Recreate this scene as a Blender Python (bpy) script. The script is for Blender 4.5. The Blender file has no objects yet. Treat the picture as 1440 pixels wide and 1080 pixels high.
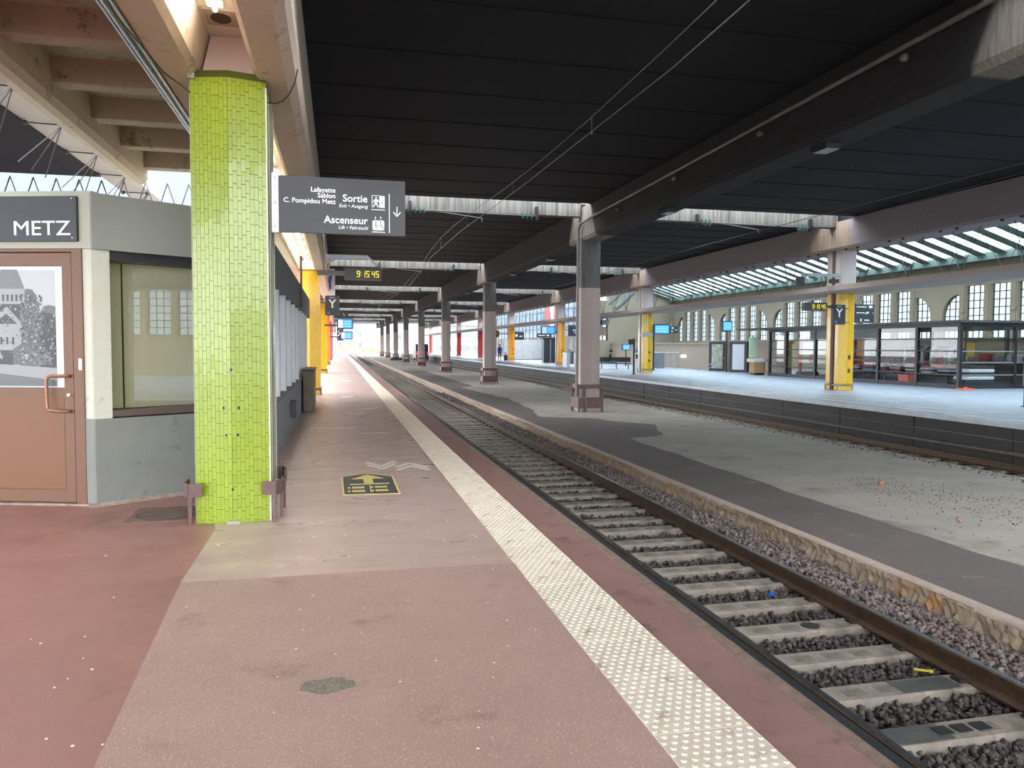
import bpy, bmesh, math, random
import numpy as np
from mathutils import Vector, Matrix, Euler
R = math.radians
random.seed(7); rng = np.random.default_rng(7)
S = bpy.context.scene
C = S.collection

# ------------------------------------------------------------------ camera
PSI, TH, RHO = R(12.78), R(2.86), R(0.24)
fw = Vector((math.sin(PSI)*math.cos(TH), math.cos(PSI)*math.cos(TH), -math.sin(TH)))
r0 = Vector((math.cos(PSI), -math.sin(PSI), 0)); u0 = r0.cross(fw)
rt = r0*math.cos(RHO) + u0*math.sin(RHO); up = u0*math.cos(RHO) - r0*math.sin(RHO)
cam = bpy.data.cameras.new('camera'); cam.sensor_fit = 'HORIZONTAL'; cam.sensor_width = 36
cam.lens = 36*1080/1440; cam.clip_start = .05; cam.clip_end = 2000
co = bpy.data.objects.new('camera', cam); C.objects.link(co)
M = Matrix((rt, up, -fw)).transposed().to_4x4(); M.translation = (0, 0, 1.65)
co.matrix_world = M; S.camera = co

# ------------------------------------------------------------------ world and exposure
w = bpy.data.worlds.new('sky'); S.world = w; w.use_nodes = True
bg = w.node_tree.nodes['Background']; bg.inputs[0].default_value = (.90, .95, 1.0, 1); bg.inputs[1].default_value = 1.0
S.view_settings.view_transform = 'Standard'; S.view_settings.look = 'None'
S.view_settings.exposure = 3.45; S.view_settings.gamma = 1; S.view_settings.use_curve_mapping = False
cy = S.cycles
cy.use_denoising = True; cy.max_bounces = 10; cy.diffuse_bounces = 6; cy.glossy_bounces = 3
cy.transparent_max_bounces = 24; cy.transmission_bounces = 6; cy.sample_clamp_indirect = 6; cy.caustics_reflective = False; cy.caustics_refractive = False

# ------------------------------------------------------------------ materials
def srgb(r, g, b):
    f = lambda c: (c/255/12.92) if c/255 <= .04045 else ((c/255+.055)/1.055)**2.4
    return (f(r), f(g), f(b), 1)
MATS = {}
def mat(name, col, rough=.7, var=0, scale=6, bump=0, bscale=60, metal=0, emit=None, es=1, dark=.55, alpha=None, spec=.5,
        stretch=(1, 1, 1), island=0, speck=0, speckcol=(1, 1, 1, 1), stain=0, staincol=(.05, .04, .035, 1), stscale=1.2, coat=0, roughvar=0):
    if name in MATS: return MATS[name]
    m = bpy.data.materials.new(name); m.use_nodes = True; MATS[name] = m
    nt = m.node_tree; N = nt.nodes; L = nt.links
    p = N['Principled BSDF']; p.inputs['Roughness'].default_value = rough; p.inputs['Metallic'].default_value = metal
    p.inputs['Specular IOR Level'].default_value = spec; p.inputs['Coat Weight'].default_value = coat
    p.inputs['Base Color'].default_value = col
    out = None
    tc = N.new('ShaderNodeTexCoord'); mp = N.new('ShaderNodeMapping'); mp.inputs['Scale'].default_value = stretch
    L.new(tc.outputs['Object'], mp.inputs['Vector'])
    def noise(sc, det=5, rg=.6):
        n = N.new('ShaderNodeTexNoise'); n.inputs['Scale'].default_value = sc; n.inputs['Detail'].default_value = det
        n.inputs['Roughness'].default_value = rg; L.new(mp.outputs[0], n.inputs['Vector']); return n.outputs['Fac']
    def ramp(src, a, b):
        r = N.new('ShaderNodeMapRange'); r.inputs['From Min'].default_value = a; r.inputs['From Max'].default_value = b; r.clamp = True
        L.new(src, r.inputs['Value']); return r.outputs['Result']
    def mix(fac, a, b):
        x = N.new('ShaderNodeMix'); x.data_type = 'RGBA'
        if isinstance(fac, float): x.inputs['Factor'].default_value = fac
        else: L.new(fac, x.inputs['Factor'])
        for s, v in (('A', a), ('B', b)):
            i = [q for q in x.inputs if q.name == s and q.type == 'RGBA'][0]
            if isinstance(v, tuple): i.default_value = v
            else: L.new(v, i)
        return [q for q in x.outputs if q.type == 'RGBA'][0]
    cur = col
    if var:
        lo = tuple(c*dark for c in col[:3])+(1,); hi = tuple(min(1, c*(1+(1-dark)*.6)) for c in col[:3])+(1,)
        a = mix(ramp(noise(scale), .33, .67), lo, hi); cur = mix(float(min(1, var*1.5)), col, a)
    if stain:
        cur = mix(ramp(noise(stscale, 8, .65), .62-stain*.25, .72), cur, staincol)
    if speck:
        cur = mix(ramp(noise(120, 2, .5), .66-speck*.1, .74), cur, speckcol)
    if island:
        g = N.new('ShaderNodeNewGeometry'); rr = N.new('ShaderNodeMapRange'); rr.inputs['To Min'].default_value = 1-island; rr.inputs['To Max'].default_value = 1+island*.5
        L.new(g.outputs['Random Per Island'], rr.inputs['Value'])
        h = N.new('ShaderNodeHueSaturation'); L.new(rr.outputs[0], h.inputs['Value'])
        if isinstance(cur, tuple): h.inputs['Color'].default_value = cur
        else: L.new(cur, h.inputs['Color'])
        cur = h.outputs['Color']
    if not isinstance(cur, tuple): L.new(cur, p.inputs['Base Color'])
    if roughvar:
        rr = N.new('ShaderNodeMapRange'); rr.inputs['From Min'].default_value = .35; rr.inputs['From Max'].default_value = .65
        rr.inputs['To Min'].default_value = max(.05, rough-roughvar); rr.inputs['To Max'].default_value = rough+roughvar
        L.new(noise(1.3, 6), rr.inputs['Value']); L.new(rr.outputs[0], p.inputs['Roughness'])
    if bump:
        b = N.new('ShaderNodeBump'); b.inputs['Strength'].default_value = bump; b.inputs['Distance'].default_value = .01
        L.new(noise(bscale, 3), b.inputs['Height']); L.new(b.outputs[0], p.inputs['Normal'])
    if emit:
        p.inputs['Emission Color'].default_value = emit; p.inputs['Emission Strength'].default_value = es
    if alpha is not None:
        t = N.new('ShaderNodeBsdfTransparent'); mx = N.new('ShaderNodeMixShader'); mx.inputs[0].default_value = alpha
        o = N['Material Output']; L.new(t.outputs[0], mx.inputs[1]); L.new(p.outputs[0], mx.inputs[2]); L.new(mx.outputs[0], o.inputs[0])
    return m
def glassmat(name, tint=(1, 1, 1, 1), rough=.01, extra=0.0):
    m = bpy.data.materials.new(name); MATS[name] = m; m.use_nodes = True; N = m.node_tree.nodes; L = m.node_tree.links
    N.remove(N['Principled BSDF']); t = N.new('ShaderNodeBsdfTransparent'); t.inputs[0].default_value = tint
    g = N.new('ShaderNodeBsdfGlossy'); g.inputs['Roughness'].default_value = rough
    lw_ = N.new('ShaderNodeLayerWeight'); lw_.inputs['Blend'].default_value = .5; f = N.new('ShaderNodeMath'); f.operation = 'POWER'; f.inputs[1].default_value = 5; L.new(lw_.outputs['Facing'], f.inputs[0]); a = N.new('ShaderNodeMath'); a.operation = 'ADD'; a.inputs[1].default_value = .03+extra; a.use_clamp = True
    x = N.new('ShaderNodeMixShader'); L.new(f.outputs[0], a.inputs[0]); L.new(a.outputs[0], x.inputs[0]); L.new(t.outputs[0], x.inputs[1]); L.new(g.outputs[0], x.inputs[2]); L.new(x.outputs[0], N['Material Output'].inputs[0])
    return m
def soot_concrete(name, pale_tone, soot, ranges, zsoot=None):
    """sooty concrete with paler patches, widening downwards, at the roof slots (object-space y windows at the rows)"""
    m = mat(name, pale_tone, rough=.85, var=.5, scale=3, stretch=(6, 6, .5), bump=.2)
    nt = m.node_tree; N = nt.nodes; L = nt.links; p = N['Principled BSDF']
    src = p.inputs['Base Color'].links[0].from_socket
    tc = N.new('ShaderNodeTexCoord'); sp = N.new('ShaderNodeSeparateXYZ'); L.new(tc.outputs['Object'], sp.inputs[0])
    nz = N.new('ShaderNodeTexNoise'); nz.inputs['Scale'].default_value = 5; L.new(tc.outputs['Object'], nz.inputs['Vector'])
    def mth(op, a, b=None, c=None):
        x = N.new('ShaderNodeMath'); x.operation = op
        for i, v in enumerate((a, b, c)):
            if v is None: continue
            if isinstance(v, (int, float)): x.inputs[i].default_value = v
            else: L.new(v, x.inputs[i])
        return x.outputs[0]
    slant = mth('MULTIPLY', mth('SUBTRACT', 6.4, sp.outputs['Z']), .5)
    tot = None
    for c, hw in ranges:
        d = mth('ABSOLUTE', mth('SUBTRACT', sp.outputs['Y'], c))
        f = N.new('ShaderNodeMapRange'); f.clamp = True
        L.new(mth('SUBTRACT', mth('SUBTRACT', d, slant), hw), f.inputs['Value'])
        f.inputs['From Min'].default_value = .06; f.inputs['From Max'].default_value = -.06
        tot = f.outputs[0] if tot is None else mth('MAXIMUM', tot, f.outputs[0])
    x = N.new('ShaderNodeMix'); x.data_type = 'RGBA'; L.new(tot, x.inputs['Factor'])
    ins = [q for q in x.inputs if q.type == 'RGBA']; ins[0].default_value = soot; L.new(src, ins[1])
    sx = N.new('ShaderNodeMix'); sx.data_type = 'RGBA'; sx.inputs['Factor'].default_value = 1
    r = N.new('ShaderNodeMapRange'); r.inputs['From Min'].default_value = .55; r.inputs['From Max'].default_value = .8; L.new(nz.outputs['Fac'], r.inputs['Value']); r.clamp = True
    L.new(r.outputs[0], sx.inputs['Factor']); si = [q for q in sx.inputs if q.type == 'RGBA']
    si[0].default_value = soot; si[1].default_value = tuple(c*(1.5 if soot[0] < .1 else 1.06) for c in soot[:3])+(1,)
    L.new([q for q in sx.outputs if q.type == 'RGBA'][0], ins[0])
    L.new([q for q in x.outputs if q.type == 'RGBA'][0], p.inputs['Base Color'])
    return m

# ------------------------------------------------------------------ mesh helpers
class MB:
    def __init__(s): s.v = []; s.f = []; s.mi = []; s.cur = 0
    def add(s, vs, fs):
        o = len(s.v); s.v += [tuple(v) for v in vs]; s.f += [tuple(i+o for i in f) for f in fs]; s.mi += [s.cur]*len(fs); return s
    def box(s, x0, x1, y0, y1, z0, z1, T=None, bev=0):
        if x0 > x1: x0, x1 = x1, x0
        if y0 > y1: y0, y1 = y1, y0
        if z0 > z1: z0, z1 = z1, z0
        if bev:
            bm = bmesh.new(); bmesh.ops.create_cube(bm, size=1)
            for v in bm.verts: v.co = Vector(((x0+x1)/2+v.co.x*(x1-x0), (y0+y1)/2+v.co.y*(y1-y0), (z0+z1)/2+v.co.z*(z1-z0)))
            bmesh.ops.bevel(bm, geom=bm.edges[:], offset=bev, segments=2, affect='EDGES')
            bm.verts.index_update(); vs = [v.co.copy() for v in bm.verts]; fs = [[v.index for v in f.verts] for f in bm.faces]; bm.free()
        else:
            vs = [Vector(p) for p in ((x0,y0,z0),(x1,y0,z0),(x1,y1,z0),(x0,y1,z0),(x0,y0,z1),(x1,y0,z1),(x1,y1,z1),(x0,y1,z1))]
            fs = [(0,3,2,1),(4,5,6,7),(0,1,5,4),(1,2,6,5),(2,3,7,6),(3,0,4,7)]
        if T is not None: vs = [T @ Vector(v) for v in vs]
        return s.add(vs, fs)
    def tube(s, p0, p1, r, n=8, r1=None, cap=True):
        p0 = Vector(p0); p1 = Vector(p1); d = (p1-p0).normalized(); r1 = r if r1 is None else r1
        a = d.orthogonal().normalized(); b = d.cross(a)
        vs = [p0+(a*math.cos(2*math.pi*i/n)+b*math.sin(2*math.pi*i/n))*r for i in range(n)] + [p1+(a*math.cos(2*math.pi*i/n)+b*math.sin(2*math.pi*i/n))*r1 for i in range(n)]
        fs = [(i, (i+1) % n, n+(i+1) % n, n+i) for i in range(n)]
        if cap: fs += [tuple(range(n-1, -1, -1)), tuple(range(n, 2*n))]
        return s.add(vs, fs)
    def path(s, pts, r, n=8):
        pts = [Vector(p) for p in pts]; rings = []
        a = (pts[1]-pts[0]).orthogonal().normalized()
        for i, p in enumerate(pts):
            d = ((pts[min(i+1, len(pts)-1)]-p).normalized()+(p-pts[max(i-1, 0)]).normalized()).normalized()
            a = (a-d*a.dot(d)).normalized(); b = d.cross(a)
            rings.append([p+(a*math.cos(2*math.pi*k/n)+b*math.sin(2*math.pi*k/n))*r for k in range(n)])
        fs = [(i*n+k, i*n+(k+1) % n, (i+1)*n+(k+1) % n, (i+1)*n+k) for i in range(len(pts)-1) for k in range(n)]
        fs += [tuple(range(n-1, -1, -1)), tuple((len(pts)-1)*n+k for k in range(n))]
        return s.add([v for q in rings for v in q], fs)
    def prism(s, prof, axis, a, b, T=None):
        """closed profile list of 2D points extruded along axis ('x','y','z') from a to b"""
        def P(u, v, t): return {'x': (t, u, v), 'y': (u, t, v), 'z': (u, v, t)}[axis]
        n = len(prof); vs = [Vector(P(u, v, a)) for u, v in prof]+[Vector(P(u, v, b)) for u, v in prof]
        fs = [(i, (i+1) % n, n+(i+1) % n, n+i) for i in range(n)]+[tuple(range(n-1, -1, -1)), tuple(range(n, 2*n))]
        if T is not None: vs = [T @ v for v in vs]
        return s.add(vs, fs)
    def ball(s, c, rx, ry, rz, n=8, m=5):
        vs = []; fs = []
        for i in range(m+1):
            t = math.pi*i/m
            for k in range(n): vs.append((c[0]+rx*math.sin(t)*math.cos(2*math.pi*k/n), c[1]+ry*math.sin(t)*math.sin(2*math.pi*k/n), c[2]+rz*math.cos(t)))
        for i in range(m):
            for k in range(n): fs.append((i*n+k, (i+1)*n+k, (i+1)*n+(k+1) % n, i*n+(k+1) % n))
        return s.add(vs, fs)
    def mesh(s, name, mats, fixn=True, smooth=False):
        me = bpy.data.meshes.new(name); me.from_pydata(s.v, [], s.f)
        for m in (mats if isinstance(mats, (list, tuple)) else [mats]): me.materials.append(m)
        if len(me.materials) > 1: me.polygons.foreach_set('material_index', s.mi)
        if fixn:
            bm = bmesh.new(); bm.from_mesh(me); bmesh.ops.recalc_face_normals(bm, faces=bm.faces); bm.to_mesh(me); bm.free()
        if smooth: me.polygons.foreach_set('use_smooth', [True]*len(me.polygons))
        return me
def link(name, me, parent=None, loc=None, rz=None):
    o = bpy.data.objects.new(name, me); C.objects.link(o)
    if parent: o.parent = parent
    if loc is not None: o.location = loc
    if rz is not None: o.rotation_euler = (0, 0, rz)
    return o
def ob(name, mb, m, parent=None, loc=None, rz=None, smooth=False, kind=None, label=None):
    o = link(name, mb.mesh(name, m, smooth=smooth), parent, loc, rz)
    if kind: o['kind'] = kind
    if label: o['label'] = label
    return o
def tag(o, label, cat, group=None):
    o['label'] = label; o['category'] = cat
    if group: o['group'] = group
    return o
def thing(name, label, cat, loc=(0, 0, 0), rz=0, group=None):
    o = bpy.data.objects.new(name, None); C.objects.link(o); o.location = loc; o.rotation_euler = (0, 0, rz); o.empty_display_size = .2
    return tag(o, label, cat, group)
def struct(name, mb, m, parent=None, loc=None, rz=None, smooth=False): return ob(name, mb, m, parent, loc, rz, smooth, kind='structure')
def sempty(name, loc=(0, 0, 0), rz=0):
    o = bpy.data.objects.new(name, None); C.objects.link(o); o.location = loc; o.rotation_euler = (0, 0, rz); o['kind'] = 'structure'; return o
def dup(root, loc, rz, label, group=None):
    r = root.copy(); C.objects.link(r); r.location = loc; r.rotation_euler = (0, 0, rz); r['label'] = label
    if group: r['group'] = group
    for ch in list(root.children):
        c = ch.copy(); C.objects.link(c); c.parent = r
        for g in list(ch.children):
            d = g.copy(); C.objects.link(d); d.parent = c
    return r
def text(name, s, size, m, parent, loc, rot=(R(90), 0, 0), align='LEFT', depth=.001, shear=0, bold=0):
    cu = bpy.data.curves.new(name, 'FONT'); cu.body = s; cu.size = size; cu.align_x = align; cu.extrude = depth; cu.shear = shear; cu.offset = bold; cu.resolution_u = 3
    t = bpy.data.objects.new('tmp', cu); C.objects.link(t); bpy.context.view_layer.update()
    me = bpy.data.meshes.new_from_object(t.evaluated_get(bpy.context.evaluated_depsgraph_get()))
    bpy.data.objects.remove(t); bpy.data.curves.remove(cu)
    me.name = name; me.materials.clear(); me.materials.append(m)
    o = link(name, me, parent, loc); o.rotation_euler = rot; return o
SEG = {'0': 'abcdef', '1': 'bc', '2': 'abged', '3': 'abgcd', '4': 'fgbc', '5': 'afgcd', '6': 'afgedc', '7': 'abc', '8': 'abcdefg', '9': 'abcdfg'}
def digits(mb, s, x, z, h, y, T=None):
    wd = h*.5; t = h*.10
    for c in s:
        if c == ':':
            for dz in (.25, .65): mb.box(x, x+t, y-.003, y, z+h*dz, z+h*dz+t, T)
            x += t*2; continue
        if c == ' ': x += h*.22; continue
        g = {'a': (0, wd, h-t, h), 'd': (0, wd, 0, t), 'g': (0, wd, h/2-t/2, h/2+t/2), 'f': (0, t, h/2, h), 'e': (0, t, 0, h/2), 'b': (wd-t, wd, h/2, h), 'c': (wd-t, wd, 0, h/2)}
        for k in SEG[c]:
            a, b, c0, c1 = g[k]; sh = .08
            mb.box(x+a+sh*(c0), x+b+sh*c0, y-.003, y, z+c0, z+c1, T)
        x += wd+h*.17

# colours ---------------------------------------------------------
asphalt = mat('pink_rough_asphalt', srgb(158, 128, 120), .5, var=.25, scale=1.1, bump=.4, bscale=260, speck=.6, speckcol=srgb(212, 188, 178), stain=.12, staincol=srgb(124, 92, 86), stscale=1.7, roughvar=.1, dark=.82)
red_floor = mat('red_smooth_floor', srgb(144, 102, 94), .42, var=.3, scale=1.3, bump=.12, bscale=120, speck=.1, speckcol=srgb(170, 132, 124), stain=.2, staincol=srgb(112, 72, 68), stscale=1.7, roughvar=.12, dark=.8)
smooth_floor = mat('grey_pink_floor', srgb(172, 148, 139), .38, var=.3, scale=1.1, stretch=(1, 2.5, 1), bump=.12, bscale=120, speck=.15, speckcol=srgb(205, 182, 172), stain=.15, staincol=srgb(146, 120, 112), stscale=1.2, roughvar=.12, dark=.82)
asphalt2 = mat('red_edge_asphalt', srgb(130, 96, 90), .55, var=.4, scale=2, bump=.35, bscale=200, speck=.4, speckcol=srgb(165, 130, 122), stain=.3, staincol=srgb(84, 52, 50), stscale=3, dark=.75)
tact_m = mat('tactile_cream', srgb(206, 194, 178), .75, var=.35, scale=4, bump=.15, bscale=90, stain=.25, staincol=srgb(150, 135, 118), stscale=9, dark=.8)
conc_edge = mat('edge_concrete', srgb(120, 100, 88), .85, var=.5, scale=9, bump=.4)
steel_edge = mat('edge_steel', srgb(60, 64, 66), .35, var=.3, scale=20, metal=.7)
ballast_m = mat('ballast_stone', srgb(96, 86, 84), .9, island=.55, var=.3, scale=30, bump=.3)
bed_m = mat('ballast_bed', srgb(52, 46, 44), .95, var=.8, scale=25, bump=1, bscale=35, dark=.4)
sleeper_m = mat('sleeper_concrete', srgb(132, 123, 112), .85, var=.5, scale=5, bump=.3, stain=.35, staincol=srgb(92, 84, 78), stscale=3, dark=.7)
sleeper_d = mat('sleeper_recess', srgb(70, 68, 66), .8, var=.5, scale=9)
rail_m = mat('rail_rust', srgb(86, 66, 50), .6, var=.5, scale=7, metal=.2, bump=.15)
rail_top = mat('rail_head', srgb(120, 122, 126), .25, metal=.9, var=.2, scale=12)
pale_c = srgb(128, 122, 114)  # paler tone of the centre beam patches
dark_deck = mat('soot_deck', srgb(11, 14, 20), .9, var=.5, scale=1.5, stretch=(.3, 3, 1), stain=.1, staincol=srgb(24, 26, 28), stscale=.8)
warm_c = mat('cream_painted_concrete', srgb(200, 182, 164), .75, var=.35, scale=2, bump=.1, stain=.15, staincol=srgb(140, 124, 110), stscale=4, dark=.85)
warm_dirty = mat('cream_soffit_flaking', srgb(158, 150, 132), .85, var=.3, scale=2, stain=.32, staincol=srgb(96, 84, 72), stscale=5, dark=.8)
rib_m = mat('brown_rib_paint', srgb(156, 136, 120), .8, var=.3, scale=2, stain=.15, staincol=srgb(96, 80, 70), stscale=4, dark=.85)
chrome = mat('bare_aluminium', srgb(190, 192, 196), .3, metal=.9)
greyband = mat('grey_painted_band', srgb(160, 160, 146), .7, var=.2, scale=3, dark=.9)
greydado = mat('grey_dado_paint', srgb(118, 119, 114), .6, var=.35, scale=4, stain=.12, staincol=srgb(92, 98, 98), stscale=7, dark=.85)
cream_pil = mat('cream_pilaster', srgb(190, 188, 174), .7, var=.2, scale=3, stain=.08, staincol=srgb(160, 156, 140), stscale=8, dark=.9)
brown_door = mat('brown_door_paint', srgb(108, 68, 38), .45, var=.15, scale=2, dark=.9)
brown_frame = mat('brown_frame_paint', srgb(102, 68, 46), .45, var=.15, scale=3, dark=.9)
slate = mat('slate_sign_panel', srgb(40, 42, 47), .45)
white_p = mat('white_print', srgb(236, 240, 240), .5)
maroon = mat('maroon_steel', srgb(92, 66, 62), .5, var=.4, scale=12, dark=.7)
darkmetal = mat('dark_metal', srgb(44, 44, 48), .45, metal=.2)
black_m = mat('black_enamel', srgb(24, 24, 27), .4)
glass = glassmat('clear_glass', (.95, .97, .97, 1))
glass_sky = glassmat('dusty_roof_glass', (.8, .88, .92, 1), .2)
stonewall = mat('ochre_hall_stone', srgb(146, 134, 114), .85, var=.3, scale=.8, bump=.2, dark=.85)
lowwall = mat('tan_parapet', srgb(164, 150, 134), .8, var=.25, scale=1, dark=.9)
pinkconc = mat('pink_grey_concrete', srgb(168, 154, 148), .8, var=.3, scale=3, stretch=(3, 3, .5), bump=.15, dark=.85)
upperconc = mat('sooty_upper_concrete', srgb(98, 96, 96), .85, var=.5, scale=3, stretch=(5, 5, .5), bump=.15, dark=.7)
beamgrey = mat('brown_grey_beam', srgb(112, 106, 106), .8, var=.3, scale=2, stretch=(1, .3, 1), dark=.85)
beamlight = mat('pale_beam', srgb(166, 154, 146), .75, var=.2, scale=2, stretch=(1, .3, 1), dark=.9)
galv = mat('galvanised_steel', srgb(150, 154, 158), .4, metal=.6)
wire_m = mat('wire_copper', srgb(120, 122, 122), .5, metal=.3)
ins_m = mat('green_insulator_glass', srgb(74, 100, 90), .2)
tube_e = mat('lit_tube', (1, 1, 1, 1), .5, emit=(1, .93, .80, 1), es=4.5)
yel_led = mat('yellow_led', (.5, .45, 0, 1), .5, emit=(1, .85, .02, 1), es=.09)
blue_scr = mat('blue_screen', (.02, .2, .6, 1), .4, emit=(.02, .26, .85, 1), es=.11)
pale_scr = mat('pale_screen', (.5, .7, .8, 1), .4, emit=(.6, .85, 1, 1), es=.05)
plat2 = mat('pale_grey_paving', srgb(140, 145, 156), .45, var=.3, scale=.6, stretch=(1, 1, 1), bump=.05, roughvar=.12, dark=.85)
midasph = mat('worn_grey_asphalt', srgb(150, 142, 132), .75, var=.4, scale=.8, bump=.3, bscale=120, stain=.22, staincol=srgb(96, 88, 84), stscale=.5, roughvar=.15, dark=.8)
midbrown = mat('dark_brown_asphalt', srgb(92, 82, 78), .75, var=.4, scale=1.2, bump=.3, bscale=120, dark=.8, stain=.1, staincol=srgb(120, 112, 106), stscale=3)
curb_m = mat('tan_curb_stone', srgb(142, 124, 106), .9, var=.6, scale=4, bump=.6, bscale=25, stain=.2, staincol=srgb(150, 104, 58), stscale=2.2, dark=.75)
curb_top = mat('pale_curb_top', srgb(164, 146, 134), .85, var=.5, scale=9, bump=.5, bscale=40, dark=.8)

# ------------------------------------------------------------------ rows
ROW = [7.85, 26.2, 45.5, 64.5, 84, 103, 122, 141, 160]
YB, YE = -6.0, 172.0     # roof from behind the camera to the far end
ROWB = ROW[:]

# ---- platforms and ground
ground = mat('outdoor_gravel', srgb(92, 90, 84), .95, var=.5, scale=.5)
struct('ground', MB().box(-120, 160, -60, 420, -1.6, -1.2), ground)
struct('track_bed', MB().box(2.0, 14.6, -14, 240, -1.2, -1.02), bed_m)
bx0, by0, bx1, by1 = -1.185, 5.95, -.905, 2.2
m = MB(); m.prism([(-9, -10), (-.30, -10), (-.905, 2.62), (-1.075, 5.62), (-1.075, 7.2), (-1.3, 8.4), (-1.3, 24), (-9, 24)], 'z', -1.1, 0); fl = struct('floor', m, red_floor)
m = MB(); m.prism([(-.30, -10), (1.29, -10), (1.29, 5.62), (-1.075, 5.62), (-.905, 2.62)], 'z', -1.1, 0.002); struct('floor_rough', m, asphalt)
m = MB(); m.prism([(-1.075, 5.62), (1.29, 5.62), (1.29, 175), (-9, 175), (-9, 24), (-1.3, 24), (-1.3, 8.4), (-1.075, 7.2)], 'z', -1.1, 0); struct('floor_smooth', m, smooth_floor)
m = MB(); m.box(1.29, 1.74, -10, 175, -1.1, -.004); struct('floor_tactile_base', m, conc_edge)
m = MB(); m.box(1.74, 2.06, -10, 175, -1.1, 0); struct('floor_edge', m, asphalt2)
m = MB(); m.box(2.06, 2.145, -10, 175, -1.1, 0); struct('trim_1', m, conc_edge)
m = MB(); m.box(2.145, 2.19, -10, 175, -.1, .006).box(2.145, 2.175, -10, 175, -1.1, -.1); struct('trim_2', m, steel_edge)
# tactile slabs with real domes
m = MB(); m.box(1.293, 1.737, .003, 1.037, -.02, .004)
nr = 22; nc = 9
for i in range(nr):
    for j in range(nc):
        x = 1.293+.444*(j+.5+(.25 if i % 2 else -.25))/nc; y = 1.04*(i+.5)/nr; r = .0135
        vs = []; n = 8
        for rr, zz in ((r, .004), (r*.78, .0085), (r*.4, .0098)):
            vs += [(x+rr*math.cos(2*math.pi*k/n), y+rr*math.sin(2*math.pi*k/n), zz) for k in range(n)]
        fs = [(a*n+k, a*n+(k+1) % n, (a+1)*n+(k+1) % n, (a+1)*n+k) for a in range(2) for k in range(n)]+[tuple(range(2*n, 3*n))]
        m.add(vs, fs)
    # fine raised rim lines
m.box(1.293, 1.297, .003, 1.037, .004, .0065); m.box(1.733, 1.737, .003, 1.037, .004, .0065)
slab_me = m.mesh('tactile_slab', tact_m)
fe = bpy.data.objects['floor_tactile_base']
for k in range(-2, 165): link('tactile_slab', slab_me, fe, (0, 2.96-1.04+1.04*k-1.04, 0))
# platform markings (thin paint)
paint = mat('worn_white_paint', srgb(214, 206, 200), .6, var=.3, scale=20, dark=.8)
def strip(mb, pts, wd, z=.003):
    for (a, b) in zip(pts[:-1], pts[1:]):
        a = Vector((*a, 0)); b = Vector((*b, 0)); n = Vector((-(b-a).y, (b-a).x, 0)).normalized()*wd/2
        vs = [a-n, b-n, b+n, a+n]; mb.add([(v.x, v.y, 0) for v in vs]+[(v.x, v.y, z) for v in vs], [(0,3,2,1),(4,5,6,7),(0,1,5,4),(1,2,6,5),(2,3,7,6),(3,0,4,7)])
for pts_, lb in ((((.385, 10.95), (.57, 10.55), (.775, 10.98)), 'left double chevron stripe, pointing towards the camera, beyond the floor sticker'), (((.765, 10.42), (.96, 10.75), (1.17, 10.36)), 'right double chevron stripe, pointing away, beside the cream tactile strip')):
    t = thing('chevron_mark', lb, 'floor marking', (0, 0, 0), group='white chevrons beyond the sticker')
    for dy in (0, -.24):
        m = MB(); strip(m, [(a, b+dy) for a, b in pts_], .06); ob('stripe', m, paint, t)
for pts_, wd, lb in ((((.2, 19.0), (.41, 18.55), (.62, 19.0)), .11, 'faint white chevron on the platform, nearer the grey wall'), (((.5, 20.4), (.75, 19.95), (1.0, 20.4)), .11, 'faint white chevron on the platform, nearer the tactile strip'), (((-.55, 15.6), (.3, 15.5)), .12, 'long worn pale line across the platform beside the olive bin'), (((.45, 14.6), (.95, 14.6)), .05, 'short worn white dash on the platform'), (((.1, 25.0), (.5, 25.0)), .3, 'white block mark on the platform near the first yellow column'), (((.1, 36.0), (.55, 36.0)), .5, 'farthest white block mark on the platform')):
    m = MB(); strip(m, list(pts_), wd); tag(ob('worn_mark', m, paint), lb, 'floor marking')
# sticker
st = thing('floor_sticker', 'black and yellow house-shaped arrow sticker on the platform floor', 'floor sticker', (.35, 9.2, 0))
yl = mat('sticker_yellow', srgb(206, 192, 118), .6); dk = mat('sticker_black', srgb(62, 62, 64), .6, var=.3, scale=9)
ob('backing', MB().prism([(-.30, -.62), (.31, -.66), (.31, .48), (0, .78), (-.31, .56)], 'z', 0, .003), dk, st)
m = MB(); P5 = [(-.30, -.62), (.31, -.66), (.31, .48), (0, .78), (-.31, .56), (-.30, -.62)]
strip(m, P5, .022, .005); strip(m, [(-.22, 0), (.24, 0)], .05, .005)
m.prism([(-.055, 0), (.055, 0), (.055, .36), (.2, .36), (0, .68), (-.2, .36), (-.055, .36)], 'z', 0, .005)
for gx in (-.2, .06):
    for gy in (-.2, -.42): m.box(gx, gx+.14, gy-.06, gy+.04, 0, .005); m.box(gx-.05, gx-.02, gy-.05, gy+.03, 0, .005)
m.box(.0, .012, -.52, -.08, 0, .005)
ob('yellow_print', m, yl, st)
# small litter flecks on floor
m = MB()
for i in range(90):
    x = random.uniform(-2.2, 1.2); y = random.uniform(2.3, 7.2); s_ = random.uniform(.003, .009)
    m.box(x, x+s_*1.6, y, y+s_, 0, .004)
o = ob('crumb', m, mat('litter_white', srgb(214, 200, 190), .8)); o['kind'] = 'stuff'; o['label'] = 'tiny pale crumbs scattered over the red platform'; o['category'] = 'litter'
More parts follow.
